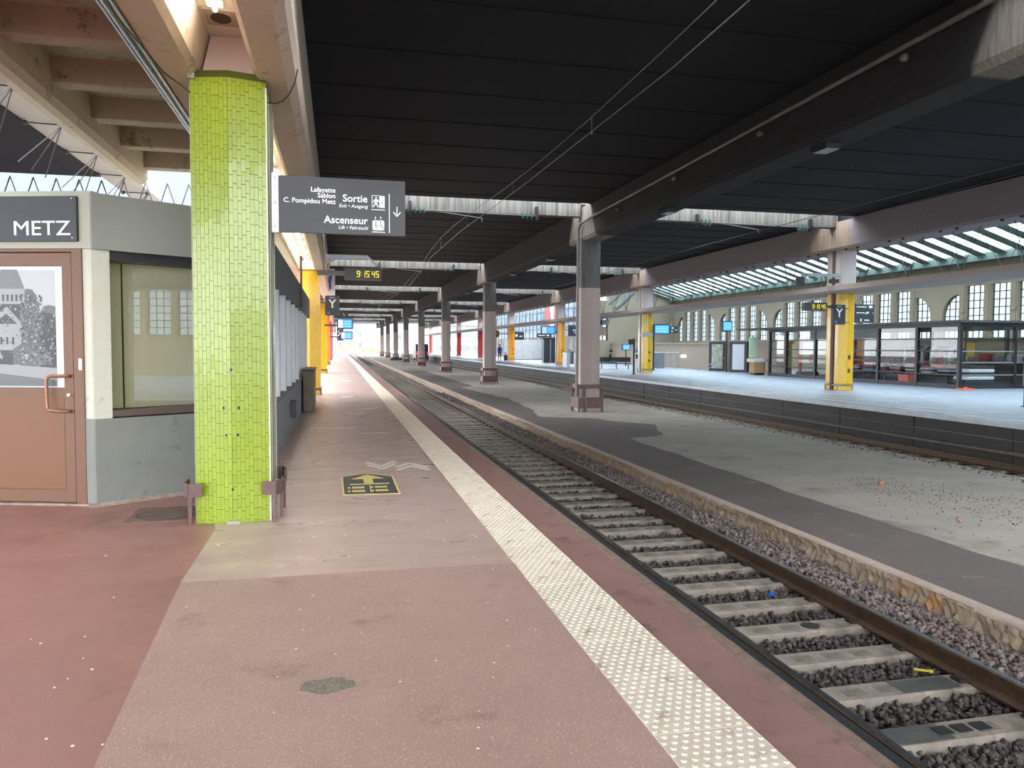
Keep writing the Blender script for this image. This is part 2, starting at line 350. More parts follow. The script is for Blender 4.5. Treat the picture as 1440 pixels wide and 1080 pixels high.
# manhole
mh = thing('manhole_cover', 'round iron manhole cover in a concrete frame left of the green column', 'manhole', (-1.62, 7.95, 0))
mhc = mat('manhole_iron', srgb(92, 74, 66), .7, var=.5, scale=14, bump=.5)
ob('frame', MB().box(-.33, .33, -.33, .33, 0, .004), mat('manhole_frame', srgb(120, 92, 84), .8, var=.5, scale=12, bump=.4), mh)
m = MB(); m.tube((0, 0, .004), (0, 0, .010), .27, 32)
for i in range(-5, 6):
    l = math.sqrt(.25**2-(i*.045)**2); m.box(-l, l, i*.045-.008, i*.045+.008, .01, .013)
ob('lid', m, mhc, mh)
m = MB()
for k in range(40):
    a = 2*math.pi*k/40; strip(m, [(.28*math.cos(a), .28*math.sin(a)), (.28*math.cos(a+.157), .28*math.sin(a+.157))], .012, .007)
ob('rim', m, darkmetal, mh)
m = MB(); pr = [(.13*math.cos(k*.35)*(1+.12*math.sin(k*2.7)), .085*math.sin(k*.35)*(1+.15*math.cos(k*1.9))) for k in range(18)]
m.prism(pr, 'z', 0, .005)
tag(ob('tar_patch', m, mat('tar', srgb(128, 120, 104), .9, var=.6, scale=60, bump=1, bscale=150), loc=(-.06, 3.74, .001)), 'small rough grey mortar patch on the near platform floor', 'floor patch')

# ---- track one
tr = thing('railway_track', 'near railway track beside the red platform', 'railway track')
def rail_prof(cx, z):
    return [(cx-.07, z-.165), (cx+.07, z-.165), (cx+.07, z-.15), (cx+.012, z-.13), (cx+.012, z-.05), (cx+.036, z-.038), (cx+.036, z-.006), (cx+.028, z), (cx-.028, z), (cx-.036, z-.006), (cx-.036, z-.038), (cx-.012, z-.05), (cx-.012, z-.13), (cx-.07, z-.15)]
def rail(cx, z, parent):
    o = ob('rail', MB().prism(rail_prof(cx, z), 'y', -12, 230), rail_m, parent)
    ob('rail_head', MB().box(cx-.024, cx+.024, -12, 230, z-.002, z+.0015), rail_top, o)
rail(4.69, -.72, tr); rail(3.22, -.72, tr)
# sleeper: pads, recesses, clips
sl = MB(); sl.prism([(-.14, -.14), (.14, -.14), (.125, -.0), (.11, .012), (-.11, .012), (-.125, 0)], 'x', -1.3, 1.3)
sleeper_me = sl.mesh('sleeper', sleeper_m)
sd = MB().box(-.085, .085, -.06, .05, .0115, .0135)
recess_me = sd.mesh('recess', mat('sleeper_recess2', srgb(108, 100, 92), .85, var=.6, scale=14, dark=.7))
cl = MB()
for x in (-.735, .735):
    for s_ in (-1, 1):
        cl.box(x+s_*.1-.03, x+s_*.1+.03, -.05, .05, .012, .035); cl.path([(x+s_*.06, -.05, .04), (x+s_*.12, -.045, .055), (x+s_*.13, 0, .06), (x+s_*.12, .045, .055), (x+s_*.06, .05, .04)], .008, 5)
clip_me = cl.mesh('rail_clip', mat('clip_rust', srgb(58, 48, 40), .7, metal=.3))
for k in range(-4, 150):
    s_ = link('sleeper', sleeper_me, tr, (3.955, 4.2+.63*k, -.895+.006*math.sin(k*3)), rz=random.uniform(-.006, .006))
    if k < 24:
        for x_ in (-.28, 0, .26): link('recess', recess_me, s_, (x_, 0, 0))
    if k < 60: link('rail_clip', clip_me, s_)
m = MB(); m.box(-.5, -.06, -.1, .1, .0125, .0145)
o = ob('painted_patch', m, mat('dark_wash', srgb(70, 68, 66), .5, var=.4, scale=10), tr, (3.955, 4.2, -.892)); o['label'] = 'dark grey coated end of the nearest sleeper'
o = ob('painted_patch', MB().box(-.17, .33, -.1, .09, .0125, .0145), MATS['dark_wash'], tr, (4.2, 4.83, -.892)); o['label'] = 'dark stained end of the second sleeper'
m = MB()
for x in (-.085, .065, .215): ob('dark_recess', MB().box(x-.055, x+.055, -.05, .05, .0145, .017), mat('hole_black', srgb(20, 20, 20), .9), tr, (3.96, 4.2, -.890))
m = MB(); m.tube((0, 0, .012), (0, 0, .0155), .085, 20)
ob('oil_spot', m, mat('oil_black', srgb(46, 44, 44), .4), tr, (4.17, 6.09, -.892))
# ballast stones
ico = bmesh.new(); bmesh.ops.create_icosphere(ico, subdivisions=1, radius=1); ico.verts.index_update()
IV = np.array([v.co[:] for v in ico.verts]); IF = np.array([[v.index for v in f.verts] for f in ico.faces]); ico.free()
def stones(name, n, fx, size, m, parent=None, **kw):
    V = np.zeros((n, 12, 3)); 
    for i in range(n):
        p = fx(); s_ = size*(.55+.75*rng.random()); sc = np.array([1, .6+.5*rng.random(), .45+.45*rng.random()])*s_
        v = IV*sc*(1+rng.uniform(-.4, .4, (12, 1)))
        e = np.array(Euler(rng.uniform(0, 6.28, 3)).to_matrix()); V[i] = v@e.T+np.array(p)
    F = (IF[None]+np.arange(n)[:, None, None]*12).reshape(-1, 3)
    me = bpy.data.meshes.new(name); me.vertices.add(n*12); me.vertices.foreach_set('co', V.ravel())
    me.loops.add(len(F)*3); me.loops.foreach_set('vertex_index', F.ravel()); me.polygons.add(len(F))
    me.polygons.foreach_set('loop_start', np.arange(len(F))*3); me.polygons.foreach_set('loop_total', np.full(len(F), 3)); me.update(calc_edges=True)
    me.materials.append(m); o = link(name, me, parent); o['kind'] = 'stuff'
    return o
def ydist(y0, y1):  # denser near
    u = rng.random(); return y0*(y1/y0)**u
def inbay():
    while True:
        x = rng.uniform(2.5, 4.66); y = ydist(2.0, 34)-.2
        f = ((y-4.2)/.63) % 1
        if .22 < f < .78: return (x, y, -.955+rng.uniform(-.03, .035))
def shoulder():
    x = rng.uniform(4.73, 5.5); y = ydist(2.6, 40)
    return (x, y, -.90+.05*math.sin((x-4.7)/.8*3.14)+rng.uniform(-.04, .04))
stones('ballast', 22000, inbay, .027, mat('dark_ballast', srgb(80, 72, 70), .9, island=.5, var=.3, scale=30), tr)
stones('ballast', 22000, shoulder, .028, mat('grey_ballast', srgb(116, 104, 100), .9, island=.5, var=.3, scale=30), tr)
m = MB(); m.box(2.2, 4.69, -10, 230, -1.05, -.965); ob('ballast_bed', m, bed_m, tr)
m = MB(); m.box(4.7, 5.6, -10, 230, -1.05, -.92); ob('ballast_shoulder', m, mat('bed2', srgb(84, 76, 72), .95, var=.8, scale=25, bump=1, bscale=35, dark=.4), tr)
tag(ob('bottle_cap', MB().tube((4.28, 6.93, -.87), (4.31, 6.95, -.868), .022, 10), mat('cap_blue', srgb(40, 90, 200), .4)), 'small blue plastic cap lying between the sleepers', 'litter')
m = MB(); m.box(0, .11, 0, .02, 0, .015, bev=.004); m.box(.11, .14, -.005, .02, .0, .02)
tag(ob('yellow_scrap', m, mat('scrap_yellow', srgb(190, 170, 60), .5), loc=(4.42, 5.1, -.9), rz=-.6), 'small yellow plastic scrap beside the far rail', 'litter')

# ---- middle island
def noisy_strip(name, xs, y0, y1, step, amp, m, parent=None):
    """xs: list of (x,z) profile points swept along y with random jitter"""
    ys = []; y = y0
    while y < y1: ys.append(y); y += step*(1 if y < 22 else 4)
    v = []; f = []; n = len(xs)
    for i, yy in enumerate(ys):
        wob = .03*math.sin(yy*.9)+.02*math.sin(yy*2.3)
        for j, (x, z) in enumerate(xs):
            a = amp[j]; v.append((x+wob*(j < n-1)*.6+random.uniform(-a, a), yy, z+random.uniform(-a, a)*.5))
    for i in range(len(ys)-1):
        for j in range(n-1): f.append((i*n+j, (i+1)*n+j, (i+1)*n+j+1, i*n+j+1))
    mb = MB(); mb.add(v, f); return mb
isl = sempty('island')
mb = noisy_strip('curb', [(5.42, -1.0), (5.43, -.92), (5.47, -.86), (5.48, -.81), (5.51, -.76), (5.515, -.72), (5.53, -.675)], -4, 170, .045, [.03, .03, .022, .028, .016, .018, .006], curb_m)
struct('curb_face', mb, curb_m, isl)
mb = noisy_strip('curb', [(5.53, -.70), (5.535, -.672), (5.62, -.668), (5.70, -.675)], -10, 170, .12, [.008, .01, .006, .0], curb_top)
struct('curb_top', mb, curb_top, isl, smooth=True)
m = MB(); m.box(5.56, 12.0, -10, 230, -1.15, -.69); struct('island_core', m, midasph, isl)
m = MB(); m.box(5.70, 12.0, -10, 230, -.69, -.682); struct('island_surface', m, midasph, isl)
# brown band with irregular edge
ys = np.arange(-4, 70, .3); v = []; f = []
by = [-4, 6.6, 8.2, 9, 10.9, 18.2, 18.6, 20.0, 20.8, 21.2, 22.5, 23.5, 24.2, 27, 33, 42, 43.5, 70]; bxx = [7.1, 7.09, 7.09, 7.03, 7.07, 7.15, 8.3, 8.75, 9.0, 9.2, 8.3, 8.1, 6.4, 6.9, 7.3, 6.6, 7.6, 7.6]
for i, y in enumerate(ys):
    xe = float(np.interp(y, by, bxx))+.03*math.sin(y*2.1+1)+.02*math.sin(y*5)
    v += [(5.62, y, -.676), (xe, y, -.676)]
    if i: f.append((2*i-2, 2*i-1, 2*i+1, 2*i))
mb = MB(); mb.add(v, f); struct('brown_band', mb, midbrown, isl)
def rub():
    return (9.2+rng.normal(0, .7)+.0, 9.5+rng.normal(0, 1.6), -.675)
o = stones('rubble', 700, rub, .009, ballast_m); o['label'] = 'fine gravel crumbs strewn on the grey island platform'; o['category'] = 'gravel'
o = stones('edge_gravel', 1500, lambda: (11.75+rng.normal(0, .12), rng.uniform(8, 45), -.68), .02, ballast_m); o['label'] = 'loose gravel along the far edge of the grey island'; o['category'] = 'gravel'
o = stones('rust_stone', 1, lambda: (8.95, 11.2, -.65), .07, mat('rust_lump', srgb(150, 104, 76), .9, var=.5, scale=20)); del o['kind']
tag(o, 'rust-coloured lump of stone on the grey island platform', 'stone')
o = stones('small_stone', 1, lambda: (8.1, 8.6, -.66), .04, mat('rust_lump2', srgb(160, 120, 96), .9)); del o['kind']
tag(o, 'small tan stone on the island, nearer the camera than the rust-coloured lump', 'stone')

# ---- track two
t2 = thing('railway_track', 'far railway track along the pale platform edge', 'railway track')
rail(12.42, -.80, t2); rail(13.86, -.80, t2)
for k in range(0, 150):
    s_ = link('sleeper', sleeper_me, t2, (13.14, 6+.63*k, -.975))
m = MB(); m.box(11.9, 14.5, -10, 230, -1.1, -1.0); ob('ballast_bed', m, bed_m, t2)
stones('ballast', 3500, lambda: (rng.uniform(12.0, 14.3), rng.uniform(8, 45), -1.0), .04, mat('dark_ballast', srgb(0, 0, 0)), t2)
# a few dropped papers on track two
for i, (x, y, l) in enumerate(((13.0, 18.2, .5), (13.0, 14.6, .5))):
    tag(ob('paper_sheet', MB().box(-.16, .16, -.3, .3, 0, .01, bev=.004), mat('pale_paper', srgb(190, 200, 205), .5), loc=(x, y, -.945)), ['pale flat sheet lying in the far track, the farther one', 'pale flat sheet lying in the far track, the nearer one'][i], 'litter')

# ---- platform two
wallface = mat('sooty_platform_face', srgb(48, 43, 42), .7, var=.6, scale=1.5, stretch=(.2, .4, 2), bump=.3, dark=.6)
p2 = sempty('floor_far')
m = MB(); m.box(14.55, 32.6, -95, 230, -1.15, -.001); struct('platform_top', m, plat2, p2)
m = MB(); m.box(14.42, 14.55, -45, 230, -.12, 0); struct('coping', m, mat('pale_coping', srgb(176, 180, 184), .5, var=.2, scale=3), p2)
m = MB()
for z0, z1 in ((-.40, -.125), (-.72, -.41), (-1.1, -.73)):
    for k in range(0, 60): m.box(14.52+random.uniform(-.01, .01), 14.6, 2+3*k+.012, 5+3*k-.012, z0, z1)
ob('face_board', m, wallface, p2, kind='stuff')
m = MB(); m.box(14.36, 14.52, -45, 230, -.70, -.64); struct('cable_ledge', m, mat('ledge_brown', srgb(92, 82, 74), .7, var=.4, scale=3), p2)
m = MB()
for k in range(0, 420): m.box(14.86, 14.98, 8+.16*k, 8+.16*k+.1, -.001, .004)
ob('warning_stud', m, mat('stud_white', srgb(205, 208, 210), .6), p2, kind='stuff')
for (x, y, l, w_) in ((16.3, 17.6, 1.2, .06), (17.2, 19.3, 1.0, .05), (16.9, 16.2, 1.3, .05), (19.6, 19.5, 1.4, .08), (20.6, 18.2, 1.2, .08), (18.6, 22.3, 1.5, .08), (21, 23.5, 1.5, .1), (16.2, 24, 1.6, .3), (21.5, 20.4, 1, .06)):
    tag(ob('worn_mark', MB().box(x, x+l, y, y+w_, 0, .003), mat('worn2', srgb(176, 180, 188), .6)), 'faint white dash worn on the pale grey far platform', 'floor marking', 'faint dashes on the far platform')

# ------------------------------------------------------------------ roof deck and beams
pale_far = srgb(196, 186, 172)
xb = mat('rain_washed_beam', srgb(104, 102, 98), .85, var=.67, scale=3, stretch=(3.5, 3.5, .12), bump=.2, dark=.45)
deckroot = sempty('ceiling')
edges = [YB]+[y for r in ROWB for y in (r-1.4, r+.45)]+[YE]
for (xa, xc) in ((-.5, 8.55), (8.55, 18.5)):
    for i in range(0, len(edges), 2):
        y0, y1 = edges[i], edges[i+1]
        if y1-y0 < .3: continue
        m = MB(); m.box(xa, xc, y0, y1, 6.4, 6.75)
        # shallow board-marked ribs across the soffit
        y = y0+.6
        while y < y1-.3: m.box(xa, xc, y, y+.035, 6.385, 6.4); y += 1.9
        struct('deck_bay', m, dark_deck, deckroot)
for r in ROWB:
    for xa, xc in ((-.42, 8.25), (9.1, 18.35)):
        struct('cross_beam', MB().box(xa, xc, r-.5, r-.1, 6.13, 6.85), xb, deckroot)
# centre beam, one length per bay with paler patches at the slots
def beam(name, prof, mk, y0, y1, root):
    m = MB(); m.prism(prof, 'y', y0, y1); return struct(name, m, mk, root)
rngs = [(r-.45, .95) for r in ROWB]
cb_m = soot_concrete('centre_beam_concrete', pale_c, srgb(38, 38, 40), rngs)
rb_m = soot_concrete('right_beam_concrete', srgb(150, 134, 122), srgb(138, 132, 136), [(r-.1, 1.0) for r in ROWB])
bm_root = sempty('beams')
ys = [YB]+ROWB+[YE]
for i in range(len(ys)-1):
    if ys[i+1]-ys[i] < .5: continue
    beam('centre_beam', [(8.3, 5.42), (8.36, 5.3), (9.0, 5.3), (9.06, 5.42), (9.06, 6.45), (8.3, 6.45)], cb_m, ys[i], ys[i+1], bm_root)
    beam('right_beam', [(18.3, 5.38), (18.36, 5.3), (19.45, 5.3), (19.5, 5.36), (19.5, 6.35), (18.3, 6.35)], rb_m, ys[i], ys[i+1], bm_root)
    beam('lower_beam', [(18.15, 3.76), (18.35, 3.68), (19.5, 3.68), (19.6, 3.76), (19.6, 3.95), (18.15, 3.95)], beamlight, ys[i], ys[i+1], bm_root)
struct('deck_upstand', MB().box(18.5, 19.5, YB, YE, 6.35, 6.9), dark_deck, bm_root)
# haunches of centre columns, cable pipe on centre beam
m = MB(); m.path([(8.22, -13, 6.25), (8.22, 8, 6.12), (8.22, 24.6, 5.92), (8.2, 25.55, 5.86), (8.17, 25.68, 5.7), (8.16, 25.7, 5.2), (8.16, 25.7, -.1), (8.2, 25.62, -.18), (8.42, 25.6, -.18), (8.45, 25.6, -.3), (8.45, 25.6, -.66)], .045, 10)
for y in (2, 6, 10, 14, 18, 22): m.tube((8.22, y, 6.25-.0137*(y+13)), (8.22, y+.08, 6.25-.0137*(y+13)), .055, 10)
tag(ob('drain_pipe', m, mat('pipe_grey', srgb(112, 110, 110), .5, var=.3, scale=4), smooth=True), 'long grey drain pipe running down the first centre column from the beam', 'pipe')
for i, (x, y) in enumerate(((8.75, 12.5), (8.75, 19.3), (8.75, 31), (8.75, 38), (8.75, 52))):
    t = thing('beam_lamp', ['dark box lamp under the centre beam, nearest the camera', 'dark box lamp under the centre beam, second from the camera', 'dark box lamp under the centre beam, just beyond the first centre column', 'dark box lamp under the centre beam, before the second centre column', 'dark box lamp under the centre beam, beyond the second centre column'][i], 'lamp', (x-.1, y, 5.2), group='box lamps under the centre beam')
    ob('housing', MB().box(-.16, .16, -.22, .22, 0, .1, bev=.01), darkmetal, t); ob('lens', MB().box(-.13, .13, -.19, .19, -.012, 0), mat('lamp_lens', srgb(150, 155, 160), .3), t)
# pale scrape marks on the soffit
for x0, x1, lb in ((3.95, 4.25, 'left pale scrape mark on the black deck beside the overhead wires'), (4.55, 4.9, 'right pale scrape mark on the black deck beside the overhead wires')):
    tag(ob('soffit_scrape', MB().box(x0, x1, 6.85, 6.97, 6.392, 6.4), mat('scrape', srgb(60, 60, 62), .9, var=.6, scale=20)), lb, 'mark')

# ------------------------------------------------------------------ left canopy (trough beam, ribs, edge beam)
lc = sempty('canopy')
m = MB(); m.prism([(-.73, 4.12), (-.68, 4.06), (-.44, 4.06), (-.36, 4.12), (-.33, 4.25), (-.36, 4.5), (-.42, 5.2), (-.46, 6.5), (-.62, 6.5), (-.80, 4.5)], 'y', YB, YE-2); struct('trough_beam_right', m, warm_c, lc)
m = MB(); m.prism([(-1.2, 4.12), (-1.25, 4.06), (-1.5, 4.06), (-1.56, 4.12), (-1.56, 4.9), (-1.13, 4.9), (-1.12, 4.5)], 'y', YB, YE-2); struct('trough_beam_left', m, warm_c, lc)
struct('trough_ceiling', MB().box(-1.16, -.72, YB, YE-2, 4.47, 4.8), mat('trough_paint', srgb(216, 206, 190), .6, var=.2, scale=4, dark=.9), lc)
m = MB(); m.box(-1.60, -1.55, YB, 14.2, 4.08, 4.13); m.tube((-1.60, YB, 4.07), (-1.60, 14.2, 4.07), .016, 8); m.tube((-1.655, YB, 4.1), (-1.655, 14.2, 4.1), .013, 8); m.tube((-1.53, YB, 4.05), (-1.53, 14.2, 4.05), .01, 8)
tag(ob('conduit_run', m, chrome, smooth=False), 'shiny metal conduits running along the cream canopy beam left of the green column', 'conduit')
struct('rib_slab', MB().box(-3.2, -1.5, YB, 14.05, 4.83, 4.98), warm_dirty, lc)
for k in range(-13, 5):
    y = 8.2+1.4*k
    if y < YB: continue
    struct('rib', MB().prism([(y, 4.56), (y+.02, 4.55), (y+.23, 4.55), (y+.25, 4.56), (y+.28, 4.85), (y-.03, 4.85)], 'x', -3.15, -1.55), rib_m, lc)
m = MB(); m.prism([(-3.08, 4.62), (-3.08, 4.42), (-3.12, 4.33), (-3.2, 4.30), (-3.32, 4.32), (-3.36, 4.4), (-3.36, 4.98), (-3.08, 4.98)], 'y', YB, 14.05); struct('edge_beam', m, warm_c, lc)
struct('side_soffit', MB().box(-5.05, -4.4, YB, 21.5, 5.33, 5.5), mat('pale_side_soffit', srgb(188, 186, 184), .8, var=.15, scale=1, dark=.9), lc)
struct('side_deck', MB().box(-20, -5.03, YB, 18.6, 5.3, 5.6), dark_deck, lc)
struct('side_wall_far', MB().box(-40, -3.2, 25, 25.3, -1, 9.0), mat('pale_blue_grey', srgb(104, 112, 130), .7, var=.4, scale=1.2, dark=.85), lc)
struct('side_panel', MB().box(-2.9, -1.6, 17.5, 17.8, 3.6, 4.35).box(-2.2, -1.6, 17.5, 17.8, 3.2, 3.6), warm_c, lc)
tm = mat('truss_steel', srgb(46, 44, 46), .5)
tr_ = thing('roof_truss', 'thin black space-frame truss under the pale soffit above the kiosk', 'truss')
m = MB()
ny = [14.3+1.97*k for k in range(-6, 4)]
for i, y in enumerate(ny):
    m.tube((-4.45, y, 5.28), (-4.98, y-.05, 5.28), .012, 6); m.ball((-4.45, y, 5.27), .05, .05, .05, 6, 4); m.ball((-4.98, y-.05, 5.27), .05, .05, .05, 6, 4)
    for dy, dx in ((-.9, -.35), (-.35, -.35), (.25, -.35)): m.tube((-4.45, y, 5.27), (-4.45+dx, y+dy, 4.45), .009, 5)
ob('web', m, tm, tr_)
m = MB(); 
for k in range(16):
    x = -10+.45*k; m.tube((x, 18.7, 5.25), (x+.22, 18.7, 4.55), .014, 5); m.tube((x+.45, 18.7, 5.25), (x+.22, 18.7, 4.55), .014, 5)
m.tube((-11, 18.7, 4.55), (-3.4, 18.7, 4.5), .02, 6); ob('end_web', m, tm, tr_)
m = MB(); m.box(-.25, .25, -.02, .02, -.15, .15, bev=.01); m.box(-.05, .05, -.05, .05, .15, .4)
tag(ob('signal_box', m, tm, loc=(-8.1, 18.5, 4.95)), 'dark signal unit hanging below the black deck edge above the sign', 'signal')
# lights in trough
for k in range(0, 22):
    y = 2.36+1.62*k if k < 3 else 9.3+1.75*(k-3)
    t = thing('fluorescent_lamp', 'lit fluorescent tube lamp in the cream trough, %s' % (['above the camera', 'second from the camera', 'just before the green column'][k] if k < 3 else 'one of the row beyond the green column'), 'lamp', (-.96, y, 4.39), group='fluorescent lamps in the canopy trough' if k > 2 else None)
    ob('batten', MB().box(-.06, .06, 0, 1.25, .03, .08), white_p, t); ob('tube', MB().tube((0, .03, 0), (0, 1.22, 0), .02, 10), tube_e, t)
t = thing('ceiling_socket', 'square metal plate with an oval dark opening in the trough above the green column', 'fitting', (-.96, 7.14, 4.45))
ob('plate', MB().box(-.13, .13, -.17, .17, 0, .02, bev=.004), mat('plate_beige', srgb(170, 152, 134), .6), t)
m = MB(); m.prism([(.085*math.cos(a*math.pi/8), .11*math.sin(a*math.pi/8)) for a in range(16)], 'z', -.004, 0); ob('opening', m, mat('hole_brown', srgb(60, 44, 40), .8), t)
m = MB(); m.path([(-1.56, 5.2, 4.10), (-1.5, 6.0, 3.95), (-1.38, 6.9, 3.88), (-1.27, 7.45, 3.9)], .007, 5)
tag(ob('cable', m, black_m), 'thin black cable looping from the conduits to the green column', 'cable')
m = MB(); m.path([(-.61, 7.46, 3.86), (-.54, 7.43, 3.845), (-.47, 7.38, 3.86), (-.41, 7.32, 3.91), (-.36, 7.26, 3.99), (-.33, 7.22, 4.1)], .006, 5)
tag(ob('cable', m, black_m), 'thin black cable looping from the green column up to the cream beam', 'cable')

# ------------------------------------------------------------------ tiled columns
W2, SD, RG = .322, .36, .44
def col_tiles(h, z0=0.0, tw=.0385, th=.1135):
    t = MB()
    segs = [((-W2, -SD), (0, -RG)), ((0, -RG), (W2, -SD)), ((W2, -SD), (W2, -.15)), ((W2, .12), (W2, SD)), ((W2, SD), (0, RG)), ((0, RG), (-W2, SD)), ((-W2, SD), (-W2, .12)), ((-W2, -.15), (-W2, -SD))]
    for a, b in segs:
        a = Vector((*a, 0)); b = Vector((*b, 0)); L_ = (b-a).length; d = (b-a)/L_; n = Vector((d.y, -d.x, 0)); k = max(1, round(L_/tw)); w_ = L_/k
        for i in range(k):
            off = [0, .035, 0, .035, .07][i % 5] if i % 7 < 5 else .02
            z = z0-th+off
            while z < z0+h:
                za, zb = max(z0, z)+.0022, min(z0+h, z+th)-.0022
                if zb-za > .006:
                    p = a+d*(i*w_+.0009); q = a+d*((i+1)*w_-.0009); o1 = n*(.0045+random.uniform(0, .0012)); o2 = n*(.0045+random.uniform(0, .0012))
                    e = n*-.002
                    vs = [p+e+Vector((0, 0, za)), q+e+Vector((0, 0, za)), q+e+Vector((0, 0, zb)), p+e+Vector((0, 0, zb)), p+o1+Vector((0, 0, za)), q+o1+Vector((0, 0, za)), q+o2+Vector((0, 0, zb)), p+o2+Vector((0, 0, zb))]
                    t.add(vs, [(4,5,6,7),(0,1,5,4),(1,2,6,5),(2,3,7,6),(3,0,4,7)])
                z += th
    return t
def core_prof(e=0): return [(-W2-e, -SD-e), (0, -RG-e), (W2+e, -SD-e), (W2+e, -.15), (W2-.09, -.13), (W2-.09, .10), (W2+e, .12), (W2+e, SD+e), (0, RG+e), (-W2-e, SD+e), (-W2-e, .12), (-W2+.09, .10), (-W2+.09, -.13), (-W2-e, -.15)]
white_me_mat = mat('dummy', (1, 1, 1, 1))
def ovr(o, m):
    o.material_slots[0].link = 'OBJECT'; o.material_slots[0].material = m
H_L, H_R = 4.04, 3.68
tile_L = col_tiles(H_L).mesh('tile_cladding', white_me_mat, fixn=False); tile_R = col_tiles(H_R).mesh('tile_cladding', white_me_mat, fixn=False)
def coremesh(h): return MB().prism(core_prof(), 'z', 0, h).mesh('core', white_me_mat)
core_L, core_R = coremesh(H_L+.06), coremesh(H_R+.02)
def guardmesh():
    g = MB()
    for sx in (-1, 1):
        for sy in (-1, 1):
            pts = [(sx*(W2-.06), sy*(SD+.09)), (sx*(W2+.06), sy*(SD+.09)), (sx*(W2+.10), sy*(SD+.02)), (sx*(W2+.10), sy*(SD-.2))]
            th = .012
            for (a, b) in zip(pts[:-1], pts[1:]):
                a3 = Vector((*a, 0)); b3 = Vector((*b, 0)); d = (b3-a3).normalized(); n = Vector((-d.y, d.x, 0))*th/2
                vs = [a3-n, b3-n, b3+n, a3+n]; g.add([(v.x, v.y, .26) for v in vs]+[(v.x, v.y, .385) for v in vs], [(0,3,2,1),(4,5,6,7),(0,1,5,4),(1,2,6,5),(2,3,7,6),(3,0,4,7)])
            g.box(sx*(W2+.045)-.012, sx*(W2+.045)+.012, sy*(SD+.07)-.012, sy*(SD+.07)+.012, 0, .27); g.box(sx*(W2+.09)-.012, sx*(W2+.09)+.012, sy*(SD-.14)-.02, sy*(SD-.14)+.02, 0, .27)
    return g.mesh('corner_guard', maroon)
guard_me = guardmesh()
band = MB(); band.prism([(-W2-.035, -SD-.02), (0, -RG-.035), (W2+.035, -SD-.02), (W2+.035, SD+.02), (0, RG+.035), (-W2-.035, SD+.02)], 'z', .16, .24)
for sx in (-1, 1):
    for sy in (-1, 1): band.box(sx*(W2+.01)-.02, sx*(W2+.01)+.02, sy*(SD)-.02, sy*(SD)+.02, 0, .16)
band_me = band.mesh('base_band', maroon)
trim = MB()
for sx in (-1, 1):
    for y in (-SD, -.15, .12, SD): trim.box(sx*(W2+.001)-.006, sx*(W2+.001)+.009*sx, y-.006, y+.006, 0, H_R)
trim_me = trim.mesh('edge_trim', mat('trim_pale', srgb(196, 190, 170), .4))
trimL = MB()
for sx in (-1, 1):
    for y in (-SD, -.15, .12, SD): trimL.box(sx*(W2+.001)-.006, sx*(W2+.001)+.009*sx, y-.006, y+.006, 0, H_L-.05)
trimL_me = trimL.mesh('edge_trim', mat('trim_pale', (1, 1, 1, 1)))
dpipe = MB(); dpipe.tube((W2-.03, -.0, 0), (W2-.03, -.0, H_L), .045, 10); dpipe_me = dpipe.mesh('downpipe', galv, smooth=True)
headL = MB(); 
headL.add([(-.24, -.33, H_L), (.24, -.33, H_L), (.24, .33, H_L), (-.24, .33, H_L), (-.16, -.24, 4.465), (.16, -.24, 4.465), (.16, .24, 4.465), (-.16, .24, 4.465)], [(0,3,2,1),(4,5,6,7),(0,1,5,4),(1,2,6,5),(2,3,7,6),(3,0,4,7)])
headL_me = headL.mesh('column_head', mat('pink_head', srgb(190, 172, 170), .7, var=.2, scale=5, dark=.9))
headR = MB(); headR.box(-.33, .33, -.42, .42, H_R+.2, 5.35); headR.box(-.36, -.2, -.4, -.25, H_R+.2, 5.3); headR_me = headR.mesh('upper_shaft', mat('pale_upper_shaft', srgb(184, 176, 174), .7, var=.25, scale=3, stretch=(3, 3, .5), dark=.85))
hol = MB()
for z in (.62, 1.1): hol.box(-.15, -.04, -RG-.006, -.36, z, z+.12)
def tiled(x, y, cname, tm_, cm_, side, label):
    t = thing('tiled_column', label, 'column', (x, y, 0), group='tiled columns')
    L_ = side == 'L'
    c_ = link('core', core_L if L_ else core_R, t); ovr(c_, cm_)
    k = link('tile_cladding', tile_L if L_ else tile_R, t); ovr(k, tm_); k['kind'] = 'stuff'
    link('edge_trim', trimL_me if L_ else trim_me, t)
    if cname == 'green': link('corner_guard', guard_me, t)
    else:
        b = link('base_band', band_me, t)
        if not L_: ovr(b, mat('band_grey_yellow', srgb(120, 112, 84), .5, var=.4, scale=12))
    link('column_head' if L_ else 'upper_shaft', headL_me if L_ else headR_me, t)
    if L_: link('downpipe', dpipe_me, t)
    return t
def tmat(n, c): return mat('tile_'+n, c, .25, island=.07, var=.15, scale=1.2, dark=.9, coat=.2), mat('grout_'+n, tuple(v*.25 for v in c[:3])+(1,), .9)
green = tmat('green', srgb(132, 150, 38)); yellow = tmat('yellow', srgb(214, 170, 14)); orange = tmat('orange', srgb(238, 160, 20)); orange2 = tmat('deep_orange', srgb(244, 140, 30)); red = tmat('red', srgb(170, 44, 46)); pink = tmat('rose', srgb(190, 80, 92))
LX = -.95
gcol = tiled(LX, ROW[0]-.02, 'green', *green, 'L', 'lime-green tiled column in the left foreground')
m = MB()
for (x, z) in ((-.07, 1.07), (.06, 1.07), (-.05, .82), (.05, .82), (0, .32), (.0, 1.42)): m.ball((x, -RG+abs(x)*.24-.004, z), .011, .006, .015, 8, 5)
ob('screw_hole', m, black_m, gcol)
m = MB(); m.box(-.34, -.28, -.40, -.34, H_L-.02, H_L+.03); m.prism([(-.05, -.46), (.06, -.455), (.03, -.44), (-.03, -.44)], 'z', .0, .03); ob('chipped_edge', m, mat('chip_grey', srgb(150, 146, 140), .9), gcol)
